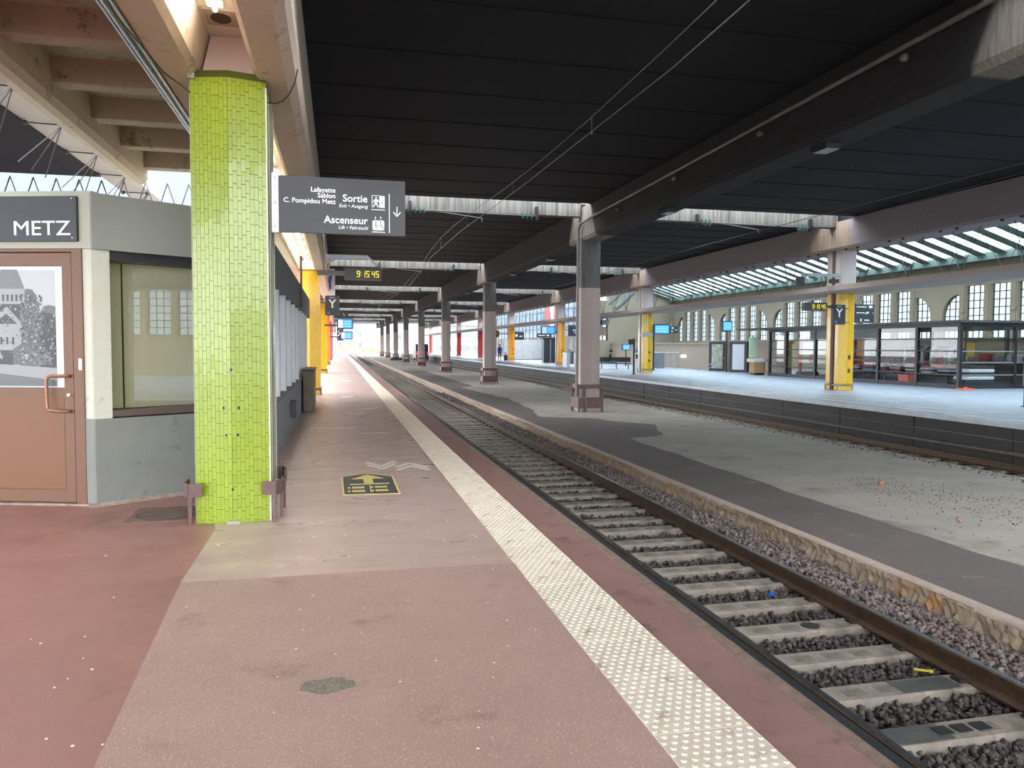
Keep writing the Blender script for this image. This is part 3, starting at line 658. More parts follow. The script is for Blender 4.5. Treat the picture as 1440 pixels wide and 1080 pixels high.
for k, (cm, lb) in enumerate((('yellow', 'yellow tiled column at the end of the long grey kiosk wall'), ('yellow', 'yellow tiled column second beyond the green one on the near platform'), ('orange2', 'orange tiled column far down the near platform'), ('pink', 'rose tiled column farther along the near platform, beyond the orange one'), ('pink', 'farthest rose tiled column on the near platform'))):
    mm = {'yellow': yellow, 'orange2': orange2, 'pink': pink}[cm]
    tiled(LX+(.06 if k == 0 else 0), ROW[k+1]+(.15 if k == 0 else .6), cm, *mm, 'L', lb)
RX = 18.93
for k, (mm, lb) in enumerate(((yellow, 'large yellow tiled column in front of the glass kiosk on the far platform'), (yellow, 'yellow tiled column with a grey band between blue screens on the far platform'), (orange, 'orange tiled column beside the bright blue screen and dark sign'), (orange, 'orange tiled column by the round yellow emblem and the white hoarding'), (red, 'red tiled column half hidden behind the second centre column'), (red, 'red tiled column in front of the low white building'), (red, 'red tiled column hidden behind the third centre column'), (red, 'farthest red tiled column near the daylight end'))):
    t = tiled(RX, ROW[k+1], 'y', *mm, 'R', lb)
    ob('hatch', MB().box(.06, .17, -RG+.01, -RG+.08, .66, .82).box(.06, .17, -RG+.01, -RG+.08, 1.18, 1.34), darkmetal, t)
    if k < 5:
        m = MB(); m.tube((-W2-.02, -.02, 0), (-W2-.02, -.02, 6.1), .07, 10); ob('downpipe', m, mat('dpipe_brown', srgb(92, 72, 62), .6) if k == 0 else galv, t)
    if k == 1: ob('wrap_band', MB().prism([(-W2-.04, -SD-.03), (0, -RG-.045), (W2+.04, -SD-.03), (W2+.04, .1), (-W2-.04, .1)], 'z', 2.25, 2.5), mat('band_silver', srgb(160, 160, 156), .4), t)

# ------------------------------------------------------------------ centre row columns
cc_low = MB(); 
def ccprof(e=0): return [(-.35-e, -.30-e), (.03, -.36-e), (.35+e, -.30-e), (.35+e, .30+e), (0, .36+e), (-.35-e, .30+e)]
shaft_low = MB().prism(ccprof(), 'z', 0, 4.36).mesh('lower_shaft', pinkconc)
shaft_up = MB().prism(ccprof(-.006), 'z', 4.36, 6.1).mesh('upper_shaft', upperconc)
g = MB(); g.prism([(-.47, -.42), (.42, -.42), (.42, .42), (-.47, .42)], 'z', .15, .52); 
g.prism([(-.45, -.44), (.45, -.44), (.45, .40), (-.45, .40)], 'z', .84, .98)
for sx in (-.44, .42):
    for sy in (-.40, .38): g.box(sx-.03, sx+.03, sy-.03, sy+.03, 0, .98)
guard2_me = g.mesh('collision_guard', mat('guard_maroon', srgb(96, 62, 62), .5, var=.4, scale=5, dark=.7))
head = MB(); head.box(-.40, .05, -.36, .36, 6.0, 6.5, bev=.02)
names = ['pale concrete centre column with a drain pipe, nearest the camera', 'second centre column from the camera', 'third centre column from the camera', 'fourth centre column from the camera', 'fifth centre column from the camera', 'sixth centre column from the camera', 'seventh centre column, near the daylight end', 'farthest centre column at the daylight end']
for k in range(8):
    t = thing('concrete_column', names[k]+', with maroon base guard', 'column', (8.66+(.22 if k else .0), ROW[k+1]-.15, -.682), group='centre row columns')
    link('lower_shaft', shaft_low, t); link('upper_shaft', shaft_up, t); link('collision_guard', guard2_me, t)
    if k == 0:
        # raised diamond-plate studs cladding
        m = MB()
        for i in range(8):
            for j in range(46):
                x = -.30+.075*i+(.037 if j % 2 else 0); z = 1.55+.045*j; x2 = x
                y = -.30-.06*(1-abs((x-.03)/.36))
                if x < .33: m.add([(x-.022, y, z), (x, y-.012, z-.012), (x+.022, y, z), (x, y-.012, z+.012)], [(0, 1, 3), (1, 2, 3)])
        ob('anti_climb_stud', m, mat('stud_pale', srgb(190, 182, 178), .5), t, kind='stuff')
        ob('brace', MB().box(-.3, -.2, -.42, -.36, .5, .86), maroon, t)

# ------------------------------------------------------------------ catenary
def insul(mb, x0, x1, y, z):
    n = 3
    for i in range(n):
        x = x0+(x1-x0)*(i+.5)/n; mb.tube((x-.03, y, z), (x+.03, y, z), .13, 10, r1=.04)
    mb.tube((x0-.06, y, z), (x1+.06, y, z), .025, 6)
wires = thing('overhead_wire', 'pair of overhead wires above the near track', 'overhead wire')
m = MB()
pts = [(3.8+.25*math.sin(y*.17), y, 5.08) for y in range(-12, 171, 7)]; m.path(pts, .0075, 5)
ob('contact_wire', m, wire_m, wires)
m = MB(); pts = []
for y in range(-12, 171, 3):
    pts.append((3.8+.25*math.sin(y*.17), y, 5.36+.06*math.cos((y-25.3)/19.2*2*math.pi)))
m.path(pts, .006, 5); ob('carrier_wire', m, wire_m, wires)
m = MB()
for y in range(-8, 160, 5):
    x = 3.8+.25*math.sin(y*.17); m.tube((x, y, 5.08), (x, y, 5.36+.06*math.cos((y-25.3)/19.2*2*math.pi)), .006, 5); m.ball((x, y, 5.09), .025, .04, .03, 6, 4)
ob('dropper', m, wire_m, wires)
wires = thing('overhead_wire', 'overhead wire above the far track', 'overhead wire')
m = MB(); m.path([(13.1+.2*math.sin(y*.17), y, 5.3) for y in range(-12, 171, 7)], .009, 5); ob('contact_wire', m, wire_m, wires)
m = MB(); m.path([(16.9, -12, 6.3), (17.2, 8, 6.22), (17.4, 25, 6.1), (17.4, 45, 6.1)], .01, 5); ob('feeder_wire', m, wire_m, wires)
ordn = ['nearest', 'second', 'third', 'fourth', 'fifth', 'sixth', 'seventh', 'eighth']
for trk, (xa, xc, tn) in enumerate(((2.35, 6.65, 'near'), (12.6, 17.15, 'far'))):
    for k in range(0, 7):
        y = ROW[k+1]-.62
        t = thing('insulator_arm', '%s insulated wire support arm under the roof slots above the %s track' % (ordn[k], tn), 'wire support', (0, y, 6.08), group='insulated wire supports')
        ob('arm', MB().tube((xa, 0, .02), (xc, 0, -.02), .022, 8), mat('arm_dark_grey', srgb(84, 84, 84), .6), t)
        m = MB(); insul(m, xa+.1, xa+.55, 0, .0); insul(m, xc-.55, xc-.1, 0, -.02); ob('insulator', m, ins_m, t)
        m = MB(); m.box(xa-.04, xa+.04, -.04, .125, -.1, .3); m.box(xc-.04, xc+.04, -.04, .125, -.15, .3); m.box(xa-.12, xa+.05, -.08, .08, -.05, .03); ob('hanger', m, darkmetal, t)
        m = MB(); m.tube((xa+.9, 0, 0), (xa+2.4, 0, -.17), .016, 6); m.tube((xa+2.4, 0, -.17), (xa+2.4, 0, -.3), .012, 5); ob('steady_arm', m, mat('arm_grey2', srgb(110, 110, 108), .6), t)

# ------------------------------------------------------------------ kiosk on the left (door, pilaster, window, long wall)
D0 = Vector((-3.413, 8.832, 0)); D1 = Vector((-2.537, 8.58, 0)); W0 = Vector((-2.392, 8.514, 0)); W1 = Vector((-1.554, 9.083, 0))
def frame2(A, B):   # local x along A->B, local y pointing into the building
    d = (B-A).normalized(); return math.atan2(d.y, d.x)
rd = frame2(D0, D1); rw = frame2(W0, W1)
booth = sempty('wall_kiosk')
# door-side wall: local frame origin D1, x to the right (towards pilaster)
dw = sempty('wall_door_side', D1, rd)
struct('upper_band', MB().box(-3.2, .155, -.03, .25, 2.61, 3.18), greyband, dw)
struct('jamb_upper', MB().box(.03, .155, 0, .2, .885, 2.63), cream_pil, dw)
struct('jamb_dado', MB().box(.03, .155, -.012, .2, 0, .885), greydado, dw)
struct('threshold', MB().box(-3.2, .2, -.06, .1, 0, .018), mat('thresh', srgb(150, 128, 116), .8, var=.5, scale=10), dw)
struct('wall_back', MB().box(-3.2, 0, .1, .2, 0, 2.63), brown_frame, dw)
t = thing('kiosk_door', 'brown kiosk door with a framed black and white picture and bar handle', 'door', tuple(D1), rd)
m = MB(); m.box(-.075, .03, -.02, .1, 0, 2.63); m.box(-3.2, -.075, -.02, .1, 2.575, 2.63); m.box(-1.15, -1.04, -.02, .1, 0, 2.575); ob('frame', m, brown_frame, t)
m = MB(); m.box(-1.03, -.085, .0, .06, .03, 2.565, bev=.004); lf = ob('leaf', m, brown_door, t)
m = MB()
m.box(-.19, -.085, -.012, .0, .03, 2.565); m.box(-1.03, -.93, -.012, 0, .03, 2.565); m.box(-.93, -.19, -.012, 0, 2.44, 2.565); m.box(-.93, -.19, -.012, 0, 1.10, 1.20); m.box(-.93, -.19, -.012, 0, .03, .16)
ob('stile', m, brown_frame, lf)
ob('groove', MB().box(-.19, -.187, -.0135, -.012, .13, 1.10).box(-.93, -.19, -.0135, -.012, .155, .158), mat('groove_brown', srgb(80, 50, 32), .8), lf)
m = MB(); m.path([(-.12, -.012, 1.32), (-.12, -.06, 1.325), (-.28, -.075, 1.325), (-.315, -.075, 1.31), (-.33, -.075, 1.27), (-.33, -.075, 1.02), (-.315, -.075, .985), (-.28, -.075, .97), (-.12, -.06, .965), (-.12, -.012, .965)], .016, 10)
ob('handle', m, mat('handle_bronze', srgb(140, 96, 66), .35, metal=.3), lf, smooth=True, label='bronze bar handle')
ob('lock_cylinder', MB().tube((-.13, -.012, 1.13), (-.13, -.035, 1.13), .018, 12), mat('lock_pale', srgb(220, 190, 160), .3), lf)
ob('label_plate', MB().box(-.32, -.25, -.004, 0, .115, .13), darkmetal, lf)
# picture
pc = thing('door_picture', 'framed black and white picture of a church by a river, on the brown door', 'picture', tuple(D1), rd)
ob('frame', MB().box(-1.0, -.18, -.014, -.008, 1.205, 2.43), mat('picture_white', srgb(186, 190, 194), .5), pc)
gr = {n: mat('print_'+n, srgb(v, v, v+3), .35) for n, v in (('sky', 160), ('mid', 92), ('dark', 36), ('stone', 130), ('water', 84), ('l1', 60), ('l2', 110), ('l3', 145))}
tree = mat('print_tree', srgb(84, 85, 88), .35, var=1.0, scale=60, dark=.25)
tree2 = mat('print_tree_dark', srgb(42, 43, 46), .35, var=1.0, scale=60, dark=.3)
stn = mat('print_stone', srgb(120, 121, 124), .35, var=.9, scale=90, dark=.4)
wtr = mat('print_water', srgb(80, 82, 86), .3, var=.9, scale=30, stretch=(1, 1, 6), dark=.6)
m = MB(); X = lambda px: -.085-.18-(80-px)*.00763+.005   # picture pixel to local x
def L2(px, py): return (-.255-(79-px)*.00775, 2.392-(py-367-12)*.00743)
m = MB(); yb = -.0145
def poly(pts, mi, lay): 
    m.cur = mi; v = [L2(*p) for p in pts]; m.add([(a, yb-.0004*lay, b) for a, b in v], [tuple(range(len(v)))])
poly([(-14, 379), (79, 379), (79, 537), (-14, 537)], 0, 0)
blob = [(38+3*math.sin(i*2.3), 404+i*8) for i in range(0)]
poly([(28, 440), (33, 410), (40, 404), (48, 405), (56, 418), (58, 436), (63, 428), (70, 426), (79, 428), (79, 520), (28, 520)], 4, 1)
poly([(60, 450), (68, 436), (79, 440), (79, 515), (56, 520)], 5, 2)
poly([(6, 378), (28, 378), (38, 404), (1, 404)], 1, 3); poly([(-14, 404), (38, 404), (37, 425), (-14, 425)], 6, 3)
for i in range(6): poly([(1+6*i, 412), (4+6*i, 412), (4+6*i, 421), (1+6*i, 421)], 2, 4)
poly([(-14, 425), (31, 425), (30, 450), (-14, 450)], 2, 4)
poly([(-14, 452), (13, 428), (32, 450), (31, 495), (-14, 495)], 6, 5); poly([(-6, 452), (12, 438), (27, 452)], 2, 6)
for i in range(3): poly([(3+8*i, 470), (6+8*i, 470), (6+8*i, 480), (3+8*i, 480)], 2, 6)
poly([(-14, 488), (22, 488), (30, 508), (-14, 508)], 2, 6); poly([(-14, 482), (0, 482), (6, 500), (-14, 500)], 3, 7)
poly([(20, 486), (34, 478), (56, 482), (70, 492), (74, 508), (20, 508)], 4, 7)
poly([(-14, 506), (79, 512), (79, 530), (-14, 520)], 6, 8); poly([(-14, 518), (79, 529), (79, 537), (-14, 537)], 7, 9)
rr_ = random.Random(3)
for i in range(420):
    a = rr_.random()
    if a < .5: cx, cy = rr_.uniform(31, 60), rr_.uniform(412, 480)
    elif a < .75: cx, cy = rr_.uniform(30, 76), rr_.uniform(480, 506)
    else: cx, cy = rr_.uniform(60, 78), rr_.uniform(432, 508)
    q = rr_.uniform(.8, 2.2); lay = 10+.01*i
    poly([(cx-q, cy), (cx-.3*q, cy+q), (cx+q, cy+.4*q), (cx+.4*q, cy-q)], rr_.choice([8, 8, 9, 2, 10] if cx < 60 else [8, 2, 2, 9]), lay)
for i in range(60):
    cx, cy = rr_.uniform(-12, 30), rr_.uniform(426, 500); q = rr_.uniform(.5, 1.3); poly([(cx-q, cy-q), (cx+q, cy-q), (cx+q, cy+q), (cx-q, cy+q)], rr_.choice([1, 2, 9, 10]), 10+.01*i)
ob('print', m, [gr['sky'], gr['mid'], gr['dark'], gr['stone'], tree, tree2, stn, wtr, gr['l1'], gr['l2'], gr['l3']], pc)
# small white door switch
tag(ob('door_sensor', MB().box(-.016, .016, -.035, -.0, 1.385, 1.50, bev=.003), white_p, loc=tuple(D1), rz=rd), 'small white plastic sensor on the door frame edge', 'sensor')
# METZ sign
ts_ = t = thing('station_sign', 'dark slate METZ sign above the brown door', 'sign', tuple(D1), rd)
ob('panel', MB().box(-2.2, .02, -.062, -.03, 2.675, 3.125, bev=.004), slate, t)
text('lettering', 'METZ', .206, white_p, t, (-.045, -.064, 2.737), align='RIGHT').scale = (1.16, 1, 1)
m = MB()
for x in (-.88, -.03):
    for z in (2.71, 3.10): m.tube((x, -.062, z), (x, -.066, z), .006, 8)
ob('screw', m, chrome, t)
# window-side wall, origin W0
ww = sempty('wall_window_side', W0, rw)
LW = (W1-W0).length; LW2 = LW+.62
struct('upper_band', MB().box(-.02, LW2, -.035, .2, 2.60, 3.16), mat('grey_band_shade', srgb(138, 140, 134), .7, var=.15, scale=3, dark=.9), ww)
struct('pilaster', MB().box(-.02, .155, -.0, .15, .885, 2.61, bev=.005), cream_pil, ww)
struct('dado', MB().box(-.02, LW2, -.02, .15, 0, .885, bev=.004), greydado, ww)
struct('base_mortar', MB().prism([(-.02, 0), (-.09, 0), (-.02, .03)], 'x', -.1, LW2), mat('mortar', srgb(150, 132, 120), .9, var=.5, scale=12), ww)
t = thing('kiosk_window', 'large kiosk window with closed beige vertical blinds between pilaster and green column', 'window', tuple(W0), rw)
ob('head_rail', MB().box(.155, LW2, .02, .26, 2.50, 2.6), darkmetal, t)
ob('sill', MB().box(.155, LW2, -.01, .26, .90, .965), mat('sill_brown', srgb(84, 70, 64), .5), t)
ob('pane', MB().box(0, LW2-.155, 0, .006, .96, 2.51), glassmat('window_glass', (.86, .88, .84, 1), .004, .10), t, (.155, .012, 0), R(7))
blind = mat('blind_beige', srgb(228, 214, 192), .7, var=.2, scale=3, stretch=(4, 4, .3), dark=.9)
for i in range(11):
    x0 = .10+.115*i+(.03 if i > 1 else 0)
    if x0 > LW2: break
    m = MB(); m.add([(x0, .23, .97), (x0+.122, .218, .97), (x0+.122, .218, 2.5), (x0, .23, 2.5)], [(0, 1, 2, 3)])
    m.add([(x0, .232, .97), (x0+.122, .220, .97), (x0+.122, .220, 2.5), (x0, .232, 2.5)], [(3, 2, 1, 0)]); ob('blind_slat', m, blind, t)
ob('room_back', MB().box(-.0, LW2, .5, .55, .0, 2.6), mat('room_dark', srgb(60, 58, 56), .9), t)
struct('kiosk_roof', MB().prism([(-4.5, 9.2), (-2.54, 8.7), (-2.4, 8.65), (-.95, 9.65), (-.95, 24.6), (-4.5, 24.6)], 'z', 3.0, 3.1), greyband, booth)
# long grey wall
lw = sempty('wall_long', (-.87, 0, 0))
Y0, Y1 = 9.45, 22.6
dg = mat('dark_grey_cladding', srgb(104, 106, 109), .6, var=.1, scale=2, dark=.9)
dgl = mat('mid_grey_panel', srgb(216, 218, 222), .45, var=.1, scale=2, dark=.9)
struct('long_band', MB().box(-.2, 0, Y0, 25.6, 2.50, 3.10), dg, lw)
struct('long_dado', MB().box(-.25, 0, Y0, Y1, 0, .82), mat('dark_grey_base', srgb(126, 128, 132), .6, var=.25, scale=3, dark=.85), lw)
struct('long_sill', MB().box(-.22, .03, Y0, Y1, .82, .85), dg, lw)
y = Y0; i = 0
while y < Y1-.3:
    struct('wall_panel', MB().box(-.16, -.10, y, y+1.42, .85, 2.5), dgl, lw)
    struct('mullion', MB().box(-.16, -.01, y+1.36, y+1.52, .85, 2.5), dgl, lw)
    y += 1.52; i += 1
struct('window_1', MB().box(-.16, -.08, 22.7, 25.2, .85, 2.5), mat('pane_reflection_orange', srgb(196, 160, 136), .4), lw)  # orange-white reflection painted in as a flat pane colour
t = thing('electric_box', 'dark grey electric box on the base of the long grey wall', 'box', (-.87, 14.9, .45)); ob('case', MB().box(0, .12, -.25, .25, -.15, .15, bev=.01), darkmetal, t); ob('lid', MB().box(.12, .13, -.23, .23, -.13, .13), dg, t)
t = thing('litter_box', 'tall greenish-brown bin standing at the end of the long grey wall', 'bin', (-.71, 20.2, 0))
ob('body', MB().box(-.12, .13, -.9, .9, .04, 1.0, bev=.02), mat('bin_olive', srgb(104, 92, 74), .6, var=.5, scale=5), t); ob('foot', MB().box(-.1, .1, -.85, .85, 0, .04), black_m, t); ob('lid', MB().box(-.13, .15, -.92, .92, 1.0, 1.06), darkmetal, t)
t = thing('wall_pole', 'thin dark pole hanging from the grey fascia above the long wall', 'pole', (-.84, 19.0, 2.55)); ob('rod', MB().tube((0, 0, 0), (0, 0, 1.2), .03, 8), maroon, t); ob('clamp', MB().box(-.04, .04, -.06, .06, .1, .18), darkmetal, t)

# ------------------------------------------------------------------ hanging exit sign on the green column
t = thing('exit_sign', 'dark grey hanging sign reading Sortie and Ascenseur, fixed to the green column', 'sign', (-.56, 7.5, 0))
ob('panel', MB().box(.035, 1.20, -.02, .03, 2.695, 3.215, bev=.004), slate, t)
ob('bracket', MB().box(-.025, .035, -.03, .04, 2.69, 3.235), mat('bracket_white', srgb(222, 222, 218), .4), t)
m = MB()
for z in (2.74, 2.96, 3.19): m.tube((.005, -.03, z), (.005, -.034, z), .006, 8)
ob('screw', m, black_m, t)
for s_, z, sz in (('Lafayette', 3.078, .062), ('Sablon', 3.026, .062), ('C. Pompidou Metz', 2.972, .062)): text('lettering', s_, sz, white_p, t, (.55, -.0215, z), align='RIGHT', bold=.0006)
text('lettering', 'Sortie', .095, white_p, t, (.845, -.0215, 3.0), align='RIGHT', bold=.0012)
text('lettering', 'Exit \u2022 Ausgang', .046, white_p, t, (.845, -.0215, 2.945), align='RIGHT', shear=.25)
text('lettering', 'Ascenseur', .095, white_p, t, (.845, -.0215, 2.795), align='RIGHT', bold=.0012)
text('lettering', 'Lift \u2022 Fahrstuhl', .046, white_p, t, (.845, -.0215, 2.742), align='RIGHT', shear=.25)
m = MB(); y0, y1 = -.0225, -.021
def bx(x0, x1, z0, z1): m.box(x0, x1, y0, y1, z0, z1)
bx(.885, .89, 2.955, 3.07); bx(.885, 1.005, 3.065, 3.07); bx(.955, 1.005, 2.955, 3.07); bx(.88, 1.01, 2.932, 2.938)      # door
m.ball((.925, -.022, 3.047), .009, .001, .009, 8, 4)
m.prism([(.915, 3.035), (.937, 3.035), (.935, 3.0), (.95, 2.96), (.94, 2.957), (.922, 2.99), (.905, 2.957), (.895, 2.962), (.912, 3.0)], 'y', y0, y1)
m.prism([(.905, 3.03), (.945, 3.03), (.955, 3.008), (.95, 3.005), (.93, 3.02), (.91, 3.02), (.9, 3.0), (.895, 3.003)], 'y', y0, y1)
m.prism([(.90, 2.742), (.99, 2.742), (1.0, 2.752), (1.0, 2.825), (.99, 2.835), (.90, 2.835), (.89, 2.825), (.89, 2.752)], 'y', y0, y1); bx(.885, 1.008, 2.722, 2.728)
for x, sg in ((.918, -1), (.968, 1)):
    m.prism([(x-.003, 2.847), (x+.003, 2.847), (x+.003, 2.87), (x-.003, 2.87)], 'y', y0, y1)
    zt = 2.845 if sg < 0 else 2.872; m.prism([(x-.01, zt+.011*(-sg)), (x+.01, zt+.011*(-sg)), (x, zt)], 'y', y0, y1)
bx(1.045, 1.052, 2.72, 3.09)
m.prism([(1.117, 2.90), (1.125, 2.90), (1.125, 2.97), (1.117, 2.97)], 'y', y0, y1)
for sg in (-1, 1): m.prism([(1.121, 2.875), (1.121, 2.889), (1.121+sg*.034, 2.925), (1.121+sg*.034, 2.910)], 'y', y0, y1)
ob('pictogram', m, white_p, t)
m = MB(); y0, y1 = -.0235, -.0225
m.ball((.922, -.023, 2.818), .007, .001, .007, 8, 4); bx(.918, .926, 2.78, 2.81); bx(.913, .917, 2.752, 2.785); bx(.927, .931, 2.752, 2.785); bx(.929, .938, 2.79, 2.795); bx(.935, .938, 2.755, 2.79)
m.ball((.966, -.023, 2.82), .007, .001, .007, 8, 4); bx(.962, .968, 2.785, 2.812); bx(.962, .982, 2.781, 2.787); bx(.979, .985, 2.758, 2.785)
for k in range(12):
    a = 2*math.pi*k/12; m.box(.966+.017*math.cos(a)-.002, .966+.017*math.cos(a)+.002, y0, y1, 2.77+.017*math.sin(a)-.003, 2.77+.017*math.sin(a)+.003)
for sg in (-1, 1): m.prism([(.98, 2.992), (.98, 2.998), (.98+sg*.010, 3.010), (.98+sg*.010, 3.004)], 'y', y0, y1)
bx(.9785, .9815, 2.995, 3.025)
ob('pictogram_detail', m, slate, t)

# ------------------------------------------------------------------ signs and clocks further along
def clock(loc, label, ln, arm, w_=1.2, h_=.38, s_='9:15 45'):
    t = thing('platform_clock', label, 'clock', loc)
    ob('case', MB().box(0, w_, -.12, .12, 0, h_, bev=.015), mat('clock_case', srgb(72, 68, 70), .5), t)
    m = MB(); digits(m, s_, w_*.33, h_*.24, h_*.52, -.121); ob('digit', m, yel_led, t)
    m = MB()
    if arm < 0: m.box(arm, 0, -.05, .05, h_*.35, h_*.75)
    else: m.box(w_, w_+arm, -.05, .05, h_*.35, h_*.7)
    ob('arm', m, mat('arm_grey', srgb(96, 92, 92), .5), t); return t
clock((.22, 25.75, 3.77), 'dark digital clock with yellow figures over the near platform', 1, -.85)
clock((16.9, 25.6, 3.0), 'small digital clock with yellow figures left of the large yellow column', 1, .45, w_=.95, h_=.3)
def ysign(loc, label, ch, w_=.48, h_=.66):
    t = thing('letter_sign', label, 'sign', loc)
    ob('panel', MB().box(0, w_, -.03, .03, 0, h_, bev=.006), mat('sign_charcoal', srgb(42, 44, 49), .4), t)
    text('letter', ch, h_*.62, white_p, t, (w_*.5, -.032, h_*.38), align='CENTER', bold=.004)
    text('caption', 'Rep\u00e8re', h_*.09, white_p, t, (w_*.5, -.032, h_*.88), align='CENTER')
    m = MB(); m.box(w_*.14, w_*.3, -.034, -.031, h_*.06, h_*.2); ob('pictogram', m, mat('sign_blue', srgb(90, 110, 190), .5), t)
    ob('bracket', MB().box(w_, w_+.12, -.02, .02, h_*.1, h_*.14).box(-.6, 0, -.02, .02, h_*.8, h_*.84) if loc[0] < 5 else MB().box(w_, w_+.16, -.02, .3, h_*.1, h_*.14).box(w_, w_+.16, -.02, .3, h_*.8, h_*.84), darkmetal, t)
    return t
ysign((-.41, 27.0, 2.66), 'charcoal sign with a white letter Y on the near platform', 'Y')
ysign((18.06, 25.45, 2.49), 'charcoal sign with a white letter Y on the large yellow column', 'Y', .52, .74)
ysign((-.05, 64.6, 2.0), 'small charcoal sign with a white letter X far down the near platform', 'X', .5, .95)
def screen(loc, label, w_, h_, rz=0, split=.35, arm=None):
    t = thing('departure_screen', label, 'screen', loc, rz)
    ob('case', MB().box(-.06, w_+.06, 0, .14, -.06, h_+.06, bev=.012), mat('screen_case', srgb(28, 34, 60), .4), t)
    ob('display', MB().box(0, w_, -.006, 0, 0, h_), blue_scr, t)
    m = MB(); 
    if split: m.box(.02, w_*split, -.009, -.006, .02, h_-.02)
    for k in range(4): m.box(w_*(split+.07), w_*.93, -.009, -.006, h_*(.16+.2*k), h_*(.16+.2*k)+h_*.05)
    ob('print', m, pale_scr, t)
    if arm: m = MB(); m.box(*arm); ob('arm', m, darkmetal, t)
    return t
screen((.02, 45.3, 2.62), 'blue and white departure screen below the near platform letter sign', .8, .5, arm=(-.75, 0, .04, .1, .1, .2))
screen((.28, 64.2, 2.15), 'smaller blue departure screen farther along the near platform', .85, .55, arm=(-.9, 0, .04, .1, .1, .2))
screen((19.36, 45.0, 2.45), 'blue departure screen right of the yellow column with the grey band', .95, .52, split=.0, arm=(-.10, 0, .05, .3, .1, .2))
screen((24.2, 45.3, 2.68), 'blue square screen above the black display panels', .6, .56, split=0, arm=(.26, .34, .06, .13, -2.68, 0))
screen((23.0, 60, 1.36), 'small low blue screen near the seated person', .6, .42, split=.0, arm=(.26, .34, .06, .13, -1.36, 0))
screen((17.2, 64.2, 2.7), 'bright blue screen left of the orange column with the dark sign', 1.15, .6, arm=(1.15, 1.38, .03, .1, .1, .2))
t = thing('ceiling_cctv_arrow', 'dark plate with a white arrow above the near platform departure screen', 'sign', (.0, 45.2, 3.28)); ob('panel', MB().box(-.2, .6, 0, .05, 0, .3), slate, t)
m = MB(); T_ = Matrix.Translation((.35, -.005, .14)) @ Euler((0, R(45), 0)).to_matrix().to_4x4(); m.box(-.09, .09, 0, .004, -.015, .015, T_); m.box(.06, .09, 0, .004, -.09, .015, T_); m.box(-.0, .09, 0, .004, -.02, .015, T_); ob('arrow', m, white_p, t)
t = thing('blue_banner', 'white and blue hanging poster at the edge of the cream beam', 'poster', (-.48, 36, 3.9)); ob('sheet', MB().box(.02, .38, 0, .04, 0, 1.2), white_p, t); ob('blue_print', MB().prism([(.1, .35), (.22, .25), (.2, .6), (.26, .9), (.14, 1.1), (.12, .7)], 'y', -.006, 0), mat('banner_blue', srgb(60, 120, 220), .5), t)
t = thing('canopy_bracket', 'pale steel bracket arm reaching out from the canopy above the clock', 'bracket', (-.4, 25.3, 4.3)); ob('arm', MB().box(0, 1.35, -.08, .08, .1, .22).prism([(1.35, .22), (1.35, .1), (1.62, -.12), (1.7, -.1)], 'y', -.08, .08).prism([(0, .1), (0, -.12), (.45, .1)], 'y', -.06, .06), galv, t); ob('foot_plate', MB().box(-.05, .02, -.14, .14, -.2, .3), galv, t)
# direction signs right side
def dsign(loc, label, lines, w_, h_, rz=0, arm=None):
    t = thing('direction_sign', label, 'sign', loc, rz); ob('panel', MB().box(0, w_, 0, .05, 0, h_, bev=.006), mat('sign_navy', srgb(38, 42, 50), .4), t)
    m = MB()
    for (x0, x1, z0, z1) in lines: m.box(x0*w_, x1*w_, -.004, 0, z0*h_, z1*h_)
    ob('lettering', m, white_p, t); ob('hanger', MB().tube((w_*.3, .03, h_), (w_*.45, .03, h_+.35), .02, 6), galv, t)
    if arm: m = MB(); m.box(*arm); ob('arm', m, darkmetal, t)
    return t
dsign((19.7, 26.4, 2.60), 'dark direction sign just right of the large yellow column', [(.1, .6, .84, .88), (.72, .9, .80, .93), (.1, .5, .52, .56), (.55, .62, .48, .54), (.6, .72, .52, .60), (.3, .36, .1, .22), (.28, .38, .08, .1), (.5, .75, .12, .17), (.9, .97, .52, .55)], .88, .72, arm=(-.5, .02, -.03, .05, .5, .56))
dsign((20.45, 45.6, 2.5), 'dark pictogram sign right of the blue screen on the far platform', [(.1, .25, .6, .85), (.4, .6, .65, .85), (.1, .25, .15, .4), (.4, .5, .15, .4), (.7, .9, .4, .5)], .75, .42, arm=(-1.22, .02, .05, .1, .3, .36))
dsign((19.6, 64.3, 2.5), 'dark sign right of the orange column near the blue screen', [(.3, .8, .5, .58), (.4, .7, .3, .36)], 1.3, .95, arm=(-.4, .02, .05, .3, .5, .56))
dsign((19.4, 84.3, 2.3), 'dark round-cornered sign beside the orange column by the hoarding', [(.1, .3, .4, .7), (.5, .8, .4, .5)], 1.1, .9, arm=(-.2, .02, .05, .1, .5, .56))
dsign((22.0, 84.3, 2.6), 'long dark sign board high above the corrugated hoarding', [(.1, .6, .4, .6), (.7, .9, .3, .7)], 1.6, .45, arm=(.78, .84, .05, .1, -2.6, 0))
t = thing('round_emblem', 'round black and yellow emblem hanging left of the orange column', 'sign', (17.1, 83.7, 2.95)); ob('disc', MB().tube((0, 0, 0), (0, .15, 0), .5, 24), black_m, t)
m = MB()
for k in range(24):
    a = 2*math.pi*k/24; m.box(.4*math.cos(a)-.05, .4*math.cos(a)+.05, -.01, 0, .4*math.sin(a)-.05, .4*math.sin(a)+.05)
m.box(-.2, .2, -.01, 0, -.06, .06); ob('ring', m, mat('emblem_yellow', srgb(196, 176, 50), .5), t); ob('arm', MB().box(.5, 1.5, .05, .1, -.04, .04), darkmetal, t)
